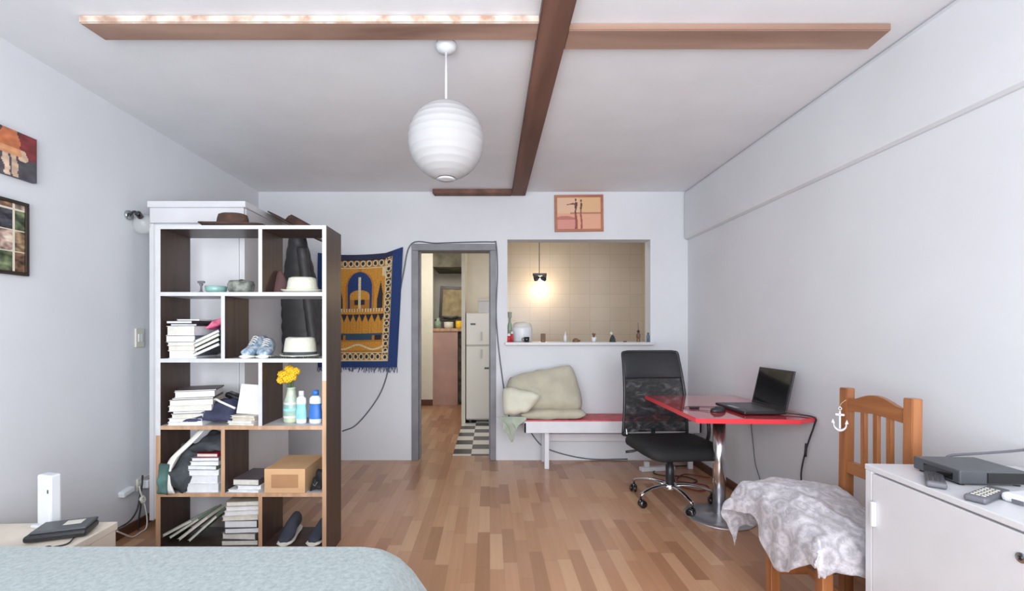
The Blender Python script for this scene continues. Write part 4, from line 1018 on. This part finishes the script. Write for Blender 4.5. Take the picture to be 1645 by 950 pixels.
# ------------------------------------------------------------------ dining chair
t = thing('dining_chair', 'orange pine dining chair with slatted back near the right wall', 'chair', (0, 0, 0))
PXc, PYa, PYb, PTp = 1.66, 2.09, 1.765, .99
for y in (PYa, PYb):
    b = NB(); prism(b, [(PXc-.021, 0), (PXc+.021, 0), (PXc+.021, .5), (PXc+.027, PTp), (PXc-.015, PTp), (PXc-.021, .5)], y-.021, y+.021, 'XZ', bev=.003)
    obj('back_post', b, M['pine'], t)
pl = []; n = 24
for i in range(n+1):
    f = i/n; y = PYb+.02+(PYa-PYb-.04)*f; pl.append((y, .945+.032*max(0, math.cos((f-.5)*PI*1.25))**1.3))
pl += [(PYa-.02, .885), ((PYa+PYb)/2, .897), (PYb+.02, .885)]
b = NB(); prism(b, pl, PXc-.008, PXc+.016, 'YZ', bev=.002); obj('top_rail', b, M['pine_y'], t)
obj('lower_rail', B(PXc-.012, PXc+.016, PYb+.018, PYa-.018, .60, .655, bev=.003), M['pine_y'], t)
for k in range(3):
    y = PYb+.033+(PYa-PYb-.066)*(k+1)/4; obj('slat', B(PXc-.004, PXc+.012, y-.012, y+.012, .652, .90, bev=.002), M['pine'], t)
obj('seat', B(1.27, 1.63, 1.725, 2.125, .425, .452, bev=.006), M['pine_y'], t)
for y in (2.06, 1.745): obj('leg', B(1.28, 1.322, y-.021, y+.021, 0, .426, bev=.003), M['pine'], t)
b = B(1.29, 1.312, 1.77, 2.04, .355, .425, bev=.002); box(b, 1.33, 1.63, 1.735, 1.757, .355, .425, bev=.002); box(b, 1.33, 1.63, 2.05, 2.072, .355, .425, bev=.002); obj('apron', b, M['pine_y'], t)
b = B(1.33, 1.63, 1.745, 1.765, .14, .18, bev=.002); box(b, 1.33, 1.63, 2.05, 2.07, .14, .18, bev=.002); box(b, 1.45, 1.47, 1.76, 2.06, .145, .175, bev=.002); obj('stretcher', b, M['pine_y'], t)
# silver cloth heaped on the seat
def clothp(u, v):
    # u: towards the back post (0 front hem .. 1), v: near side 0 .. far side 1
    sxx, syy = 1.255, 1.70
    a = -.30+.68*u; c = -.20+.86*v         # signed distance along the two edges, metres of cloth
    far = .43
    wob = .006*math.sin(c*34+1.5*a*10)+.006*math.sin(c*61)
    top = .475+.085*math.exp(-((c-.40)/.20)**2)*(.55+.45*math.exp(-((a-.14)/.22)**2))+.05*math.exp(-((c-.15)/.14)**2)*math.exp(-((a-.1)/.14)**2)
    top += .018*noise.noise(Vector((a*11, c*11, 2)))+.010*noise.noise(Vector((a*26, c*24, 5)))-.012*abs(math.sin((a*.8+c)*15+2*noise.noise(Vector((a*6, c*6, 9)))))
    x = sxx+a; y = syy+c; z = top
    r = .05
    def fold(d):
        # a rounded edge: returns horizontal run, drop
        if d > 0: return d, 0
        d = -d
        if d < r*PI/2: q = d/r; return -r*math.sin(q), r*(1-math.cos(q))
        return -r-.10*(d-r*PI/2), r+(d-r*PI/2)*.99
    cl = 1.0
    if v < .999:
        # hem lengths vary: a point hangs low near the middle of the front
        pass
    hemf = .34+.42*math.exp(-((c-.19)/.12)**2)-.06*math.exp(-((c+.04)/.08)**2)+.04*math.exp(-((c-.50)/.07)**2)
    hemn = .60
    aa = a*hemf if a < 0 else a
    cc = c*hemn if c < 0 else c
    h1, d1 = fold(aa-.02); h2, d2 = fold(cc-.02)
    x = sxx+h1+(wob*min(1, d1*8)); y = syy+h2+.003*math.sin(a*40)*min(1, d2*8)
    z = top*(1)-max(d1, d2)
    if c > far:
        e = c-far; h3, d3 = fold(-(e))
        y = syy+far-h3; z -= d3*.9
    # far front corner sticks out as a tail
    tail = math.exp(-((c-.50)/.09)**2)*(1 if a < 0 else max(0, 1-a/.08))
    x -= .07*tail*min(1, d1*10+.3)
    return (x, y, z)
b = sheet(NB(), clothp, 90, 100, .004)
tag(obj('silver_cloth', b, M['damask']), 'shiny silver patterned cloth heaped over the seat of the pine chair', 'cloth')
# anchor ornament
t = thing('anchor_ornament', 'small white wooden anchor hanging from the pine chair post', 'ornament', (1.597, 2.045, .80), math.radians(-38)); t.scale = (.74, 1, .95)
b = B(-.005, .005, -.004, .004, .01, .095, bev=.001); box(b, -.022, .022, -.004, .004, .072, .082, bev=.001)
tube(b, [(.0, 0, .098), (.008, 0, .106), (0, 0, .114), (-.008, 0, .106)], .0028, 6, 5, closed=True)
tube(b, [(-.032, 0, .045), (-.028, 0, .018), (-.012, 0, .004), (0, 0, .002), (.012, 0, .004), (.028, 0, .018), (.032, 0, .045)], lambda q: .0075-.004*abs(2*q-1), 8, 5)
for s in (-1, 1): prism(b, [(s*.024, .034), (s*.042, .036), (s*.034, .056)], -.004, .004, 'XZ')
obj('anchor', b, M['white_lac'], t)
obj('string', tube(NB(), [(0, 0, .114), (.006, .002, .13), (.03, .0, .15)], .0015, 6, 4), M['kraft'], t)

# ------------------------------------------------------------------ white cabinet in the foreground
t = thing('cabinet', 'white low cabinet along the right wall in the foreground', 'cabinet', (1.346, 1.607, 0), math.radians(-3.5))
CH = .78
obj('body', B(.018, .50, -1.0, -.0, .02, CH-.022, bev=.002), M['white_body'], t)
obj('top_panel', B(0, .51, -1.005, .004, CH-.02, CH, bev=.003), M['white_lac'], t)
obj('frame_edge', B(.0, .02, -.028, 0, .0, CH-.02, bev=.002), M['white_lac'], t)
for i, (y0, y1) in enumerate(((-.545, -.031), (-.998, -.549))):
    d = obj('door', B(.0, .018, y0, y1, .03, CH-.026, bev=.002), M['white_lac'], t)
    if i == 0:
        obj('handle', B(-.016, .0, -.052, -.040, CH-.205, CH-.12, bev=.003), M['white_pl'], d)
        b = NB(); cyl(b, (-.004, -.50, CH-.085), (.002, -.50, CH-.085), .013, 24, bev=.001); obj('lock', b, M['steel'], d)
        obj('keyhole', cyl(NB(), (-.0055, -.50, CH-.085), (-.0035, -.50, CH-.085), .006), M['gloss_black'], d)
t = thing('set_top_box', 'dark grey set-top box with a glossy front on the white cabinet', 'set-top box', (1.545, 1.45, CH), math.radians(-4))
obj('body', B(-.098, .098, -.082, .082, .006, .047, bev=.004), M['grey_pl'], t)
obj('front_panel', B(-.02, .094, -.0845, -.08, .01, .042, bev=.001), M['gloss_black'], t)
obj('side_slot', B(-.1, -.097, -.06, .04, .012, .034), M['gloss_black'], t)
for x, y in ((-.08, -.065), (.08, -.065), (-.08, .065), (.08, .065)): obj('foot', cyl(NB(), (x, y, 0), (x, y, .007), .009, 12), M['black_pl'], t)
def remote(loc, rz, L, lab, btn):
    t = thing('remote_control', lab, 'remote', loc, rz, 'remote controls on the cabinet')
    obj('body', B(-.023, .023, -L/2, L/2, 0, .018, bev=.006, seg=3), M['grey_pl'], t)
    b = NB()
    for i in range(3):
        for j in range(6): box(b, -.015+.011*i, -.007+.011*i, -L*.38+j*L*.115, -L*.38+j*L*.115+.008, .0175, .0198, bev=.001)
    obj('buttons', b, btn, t)
    obj('end_cap', B(-.0235, .0235, -L/2-.001, -L/2+L*.16, .002, .0185, bev=.006), M['cord_grey'], t)
    return t
remote((1.395, 1.405, CH), math.radians(-42), .145, 'grey remote control lying beside the set-top box', M['black_pl'])
remote((1.418, 1.278, CH), math.radians(-64), .17, 'dark remote control with pale buttons in front of the set-top box', M['ivory_pl'])
t = thing('white_adapter', 'white plastic device at the near edge of the cabinet top', 'device', (1.50, 1.235, CH), .2)
obj('body', B(-.06, .06, -.04, .04, 0, .026, bev=.012, seg=3), M['white_pl'], t); obj('socket', B(-.062, -.055, -.012, .012, .004, .014), M['cord_grey'], t)
tag(obj('antenna_cable', tube(NB(), [(1.56, 1.535, .820), (1.60, 1.55, .826), (1.70, 1.56, .829), (1.80, 1.565, .834), (1.90, 1.57, .842)], .0045, 6, 8), M['cord_grey']), 'grey cable running from the set-top box to the wall', 'cable')

# ------------------------------------------------------------------ kitchen and hall contents
t = thing('refrigerator', 'white two-door refrigerator seen through the doorway', 'refrigerator', (-.325, 6.11, 0))
obj('body', B(0, .58, .03, .60, .03, 1.50, bev=.01), M['enamel'], t)
for z0, z1, hz in ((.05, 1.045, .88), (1.055, 1.495, 1.12)):
    d = obj('door', B(0, .58, -.012, .028, z0, z1, bev=.012), M['enamel'], t)
    obj('handle', B(.20, .225, -.04, -.01, hz, hz+.12, bev=.006), M['ivory_pl'], d)
for (x, z) in ((.06, 1.33), (.25, .73)): obj('badge', B(x, x+.07, -.0145, -.011, z, z+.025), M['grey_pl'], t)
for x in (.04, .52): obj('foot', B(x, x+.03, .05, .1, 0, .03), M['black_pl'], t)
t = thing('storage_box', 'white box standing on top of the refrigerator', 'box', (-.06, 6.3, 1.50))
obj('body', B(-.10, .10, -.12, .12, 0, .16, bev=.006), M['white_body'], t); obj('lid', B(-.105, .105, -.125, .125, .16, .20, bev=.006), M['ivory_pl'], t)
t = thing('counter', 'pinkish-brown counter unit at the end of the hall', 'counter', (0, 0, 0))
obj('front_panel', B(-.985, -.54, 7.52, 7.54, 0, 1.235, bev=.002), M['pinkpanel'], t)
obj('worktop', B(-.955, -.39, 7.50, 8.0, 1.24, 1.29, bev=.004), M['tan_edge'], t)
obj('shelf_recess', B(-.54, -.39, 7.62, 7.98, 0, 1.24), M['cabinetgrey'], t)
t = thing('leaning_picture', 'dark-framed faded print leaning above the hall counter', 'picture', (-.62, 7.9, 1.45), (-.06, .04, 0))
b = NB()
for x0, x1, z0, z1 in ((-.28, .28, 0, .05), (-.28, .28, .53, .58), (-.28, -.23, .05, .53), (.23, .28, .05, .53)): box(b, x0, x1, -.015, .015, z0, z1, bev=.003)
obj('frame', b, M['dark_frame'], t); obj('print', B(-.23, .23, -.004, .01, .05, .53), M['gold_art'], t)
tag(obj('dark_shelf_board', B(-.955, -.39, 7.75, 8.1, 1.42, 1.448, bev=.003), M['dark_frame']), 'dark shelf board carrying the leaning print above the counter', 'shelf')
q = NB(); lathe(q, [(.001, 0), (.05, 0), (.06, .03), (.06, .12), (.05, .13), (.001, .13)], 20)
tag(obj('storage_jar', q, M['yellow'], loc=(-.52, 7.6, 1.29)), 'yellow jar at the right end of the hall counter', 'jar', 'jars on the hall counter')
q = NB(); lathe(q, [(.001, 0), (.07, 0), (.08, .03), (.08, .11), (.001, .115)], 20)
tag(obj('storage_jar', q, M['ivory_pl'], loc=(-.70, 7.6, 1.29)), 'wide ivory jar in the middle of the hall counter', 'jar', 'jars on the hall counter')
q = NB(); lathe(q, [(.001, 0), (.05, 0), (.055, .1), (.03, .14), (.03, .18), (.001, .18)], 20)
tag(obj('storage_jar', q, M['green_gl'], loc=(-.88, 7.6, 1.29)), 'pale green glass jar at the left end of the hall counter', 'jar', 'jars on the hall counter')
q = NB(); lathe(q, [(.001, 0), (.05, .0), (.12, .03), (.14, .06), (.13, .06), (.001, .02)], 24)
tag(obj('dark_bowl', q, M['stone'], loc=(-.68, 7.8, 1.448)), 'dark bowl on the board below the leaning print', 'bowl')

# kitchen pendant spot lamp
t = thing('kitchen_lamp', 'lit kitchen lamp with two spots on a thin rod, seen through the hatch', 'lamp', (.672, 6.1, 2.6))
obj('rod', tube(NB(), [(0, 0, 0), (0, 0, -.575)], .005, 8, 1), M['grey_pl'], t)
obj('bar', B(-.09, .10, -.02, .02, -.60, -.565, bev=.006), M['grey_pl'], t)
for s in (-1, 1):
    x = .08*s+.005; b = lathe(NB(), [(.014, 0), (.03, -.05), (.045, -.085), (.043, -.085), (.028, -.05), (.012, -.004)], 20, cap=False)
    sp = obj('spot_shade', b, M['grey_pl'], t); sp.location = (x, 0, -.585); sp.rotation_euler = (-.6, .55*s, 0)
q = NB(); bmesh.ops.create_uvsphere(q, u_segments=20, v_segments=12, radius=.035)
for f in q.faces: f.smooth = True
obj('bulb', q, M['bulb'], t).location = (.03, .03, -.66)
pl_ = bpy.data.lights.new('kitchen_lamp_light', 'POINT'); pl_.energy = 7; pl_.color = (1, .80, .55); pl_.shadow_soft_size = .05
po = bpy.data.objects.new('kitchen_lamp_light', pl_); C.objects.link(po); po.location = (.76, 6.5, 1.88)

# ------------------------------------------------------------------ things on the hatch sill
SZt = HZ0+.024; ys = 4.40
def hx(px, y=ys): return (px-787)*y/720
t = thing('rice_cooker', 'white rounded kitchen appliance at the left end of the hatch sill', 'appliance', (hx(839, 4.49), 4.49, SZt))
obj('body', lathe(NB(), [(.001, 0), (.092, 0), (.1, .01), (.1, .13), (.095, .15), (.001, .152)], 32, sy=.85), M['white_pl'], t)
obj('lid', lathe(NB(), [(.095, .15), (.092, .175), (.06, .195), (.001, .2)], 32, sy=.85, cap=False), M['ivory_pl'], t)
t = thing('green_bottle', 'pale green bottle at the left end of the sill beside the appliance', 'bottle', (hx(819, 4.54), 4.55, SZt))
obj('body', lathe(NB(), [(.001, 0), (.022, 0), (.023, .16), (.012, .2), (.011, .24), (.001, .24)], 20), M['green_gl'], t); obj('cap', lathe(NB(), [(.013, .24), (.02, .245), (.02, .30), (.001, .30)], 20, cap=False), M['sage'], t)
def tiny(name, lab, cat, px, parts, y=ys-.05, grp='small ornaments on the hatch sill'):
    t = thing(name, lab, cat, (hx(px, y), y, SZt), 0, grp)
    for n_, b_, m_ in parts: obj(n_, b_, m_, t)
    return t
tiny('salt_shaker', 'red shaker at the left edge of the hatch sill', 'shaker', 817.5, [('body', lathe(NB(), [(.001, 0), (.016, 0), (.014, .06), (.001, .062)], 16), M['red_pl']), ('cap', lathe(NB(), [(.014, .06), (.012, .08), (.001, .085)], 16, cap=False), M['white_pl'])], 4.33)
tiny('pepper_shaker', 'taller red and white shaker next to the edge shaker', 'shaker', 822.5, [('body', lathe(NB(), [(.001, 0), (.013, 0), (.012, .08), (.001, .082)], 16), M['red_pl']), ('cap', lathe(NB(), [(.012, .08), (.011, .1), (.001, .103)], 16, cap=False), M['white_pl'])], 4.36)
mg = lathe(NB(), [(.001, 0), (.025, 0), (.028, .05), (.025, .05), (.022, .006), (.001, .006)], 20)
tiny('mug', 'small black mug in front of the white appliance', 'mug', 846, [('cup', mg, M['gloss_black']), ('handle', tube(NB(), [(-.025, 0, .04), (-.042, 0, .035), (-.042, 0, .018), (-.026, 0, .012)], .004, 6, 4), M['gloss_black'])], 4.33)
tiny('carved_block', 'small brown carved block on the sill', 'ornament', 872.5, [('body', B(-.022, .022, -.018, .018, 0, .082, bev=.005), M['brown_item']), ('groove', B(-.003, .003, -.0195, -.017, .01, .075), M['dark_frame'])])
tiny('white_bottle', 'small white bottle standing on the sill', 'bottle', 908, [('body', lathe(NB(), [(.001, 0), (.015, 0), (.016, .05), (.008, .07), (.007, .085), (.001, .085)], 16), M['white_pl']), ('cap', lathe(NB(), [(.008, .082), (.008, .1), (.001, .1)], 12, cap=False), M['ivory_pl'])])
tiny('wooden_turtle', 'low brown carved animal lying on the sill', 'ornament', 925, [('shell', lathe(NB(), [(.032, .004), (.03, .022), (.014, .036), (.001, .038)], 20, sy=.8, cap=False), M['brown_item']), ('foot', B(-.03, .03, -.022, .022, 0, .008, bev=.003), M['brown_item']), ('head', lathe(NB(), [(.001, 0), (.009, .004), (.008, .014), (.001, .018)], 12, c=(.036, 0, .004)), M['brown_item'])])
b = NB()
for k in range(7): tube(b, [(0, 0, .045), (.008*math.cos(k*.9), .008*math.sin(k*.9), .065), (.018*math.cos(k*.9), .018*math.sin(k*.9), .082+.004*(k % 3))], lambda q: .005*(1-.6*q), 6, 3)
tiny('plant_pot', 'tiny white pot with a dark plant on the sill', 'plant', 954, [('pot', lathe(NB(), [(.001, 0), (.02, 0), (.026, .046), (.022, .048), (.001, .042)], 20), M['white_pl']), ('plant', b, M['brown_item'])])
tiny('cloaked_figure', 'dark figurine with a pale raised head on the sill', 'figurine', 984, [('body', lathe(NB(), [(.001, 0), (.03, 0), (.026, .03), (.014, .06), (.006, .07), (.001, .071)], 20), M['charcoal_cloth']), ('head', lathe(NB(), [(.001, .0), (.013, .01), (.013, .022), (.001, .032)], 14, c=(-.012, 0, .068)), M['ivory_pl']), ('base', B(-.032, .03, -.02, .02, 0, .006, bev=.002), M['dark_frame'])])
tiny('pebble_dish', 'flat little brown dish lying on the sill', 'dish', 1004, [('dish', lathe(NB(), [(.001, 0), (.014, 0), (.02, .01), (.017, .011), (.001, .004)], 16), M['brown_item']), ('stone', lathe(NB(), [(.001, .004), (.008, .008), (.001, .014)], 10), M['leatherbrown'])])
tiny('wooden_figure', 'brown wooden figure holding up a thin stick, near the right end of the sill', 'figurine', 1025.5, [('body', lathe(NB(), [(.008, .03), (.02, .045), (.02, .07), (.009, .09), (.001, .092)], 16, cap=False), M['brown_item']), ('head', lathe(NB(), [(.001, .088), (.013, .096), (.013, .11), (.001, .12)], 14), M['leatherbrown']), ('leg', B(-.016, -.006, -.006, .006, 0, .035, bev=.002), M['brown_item']), ('leg', B(.006, .016, -.006, .006, 0, .035, bev=.002), M['brown_item']), ('stick', tube(NB(), [(.0, .0, .11), (-.004, 0, .19)], .002, 6, 1), M['brown_item'])])
tiny('blue_bottle', 'small blue-grey bottle at the right end of the sill', 'bottle', 1041, [('body', lathe(NB(), [(.001, 0), (.014, 0), (.014, .06), (.007, .075), (.001, .076)], 16), cover((90, 110, 130))), ('cap', lathe(NB(), [(.008, .074), (.008, .092), (.001, .092)], 12, cap=False), M['grey_pl'])])
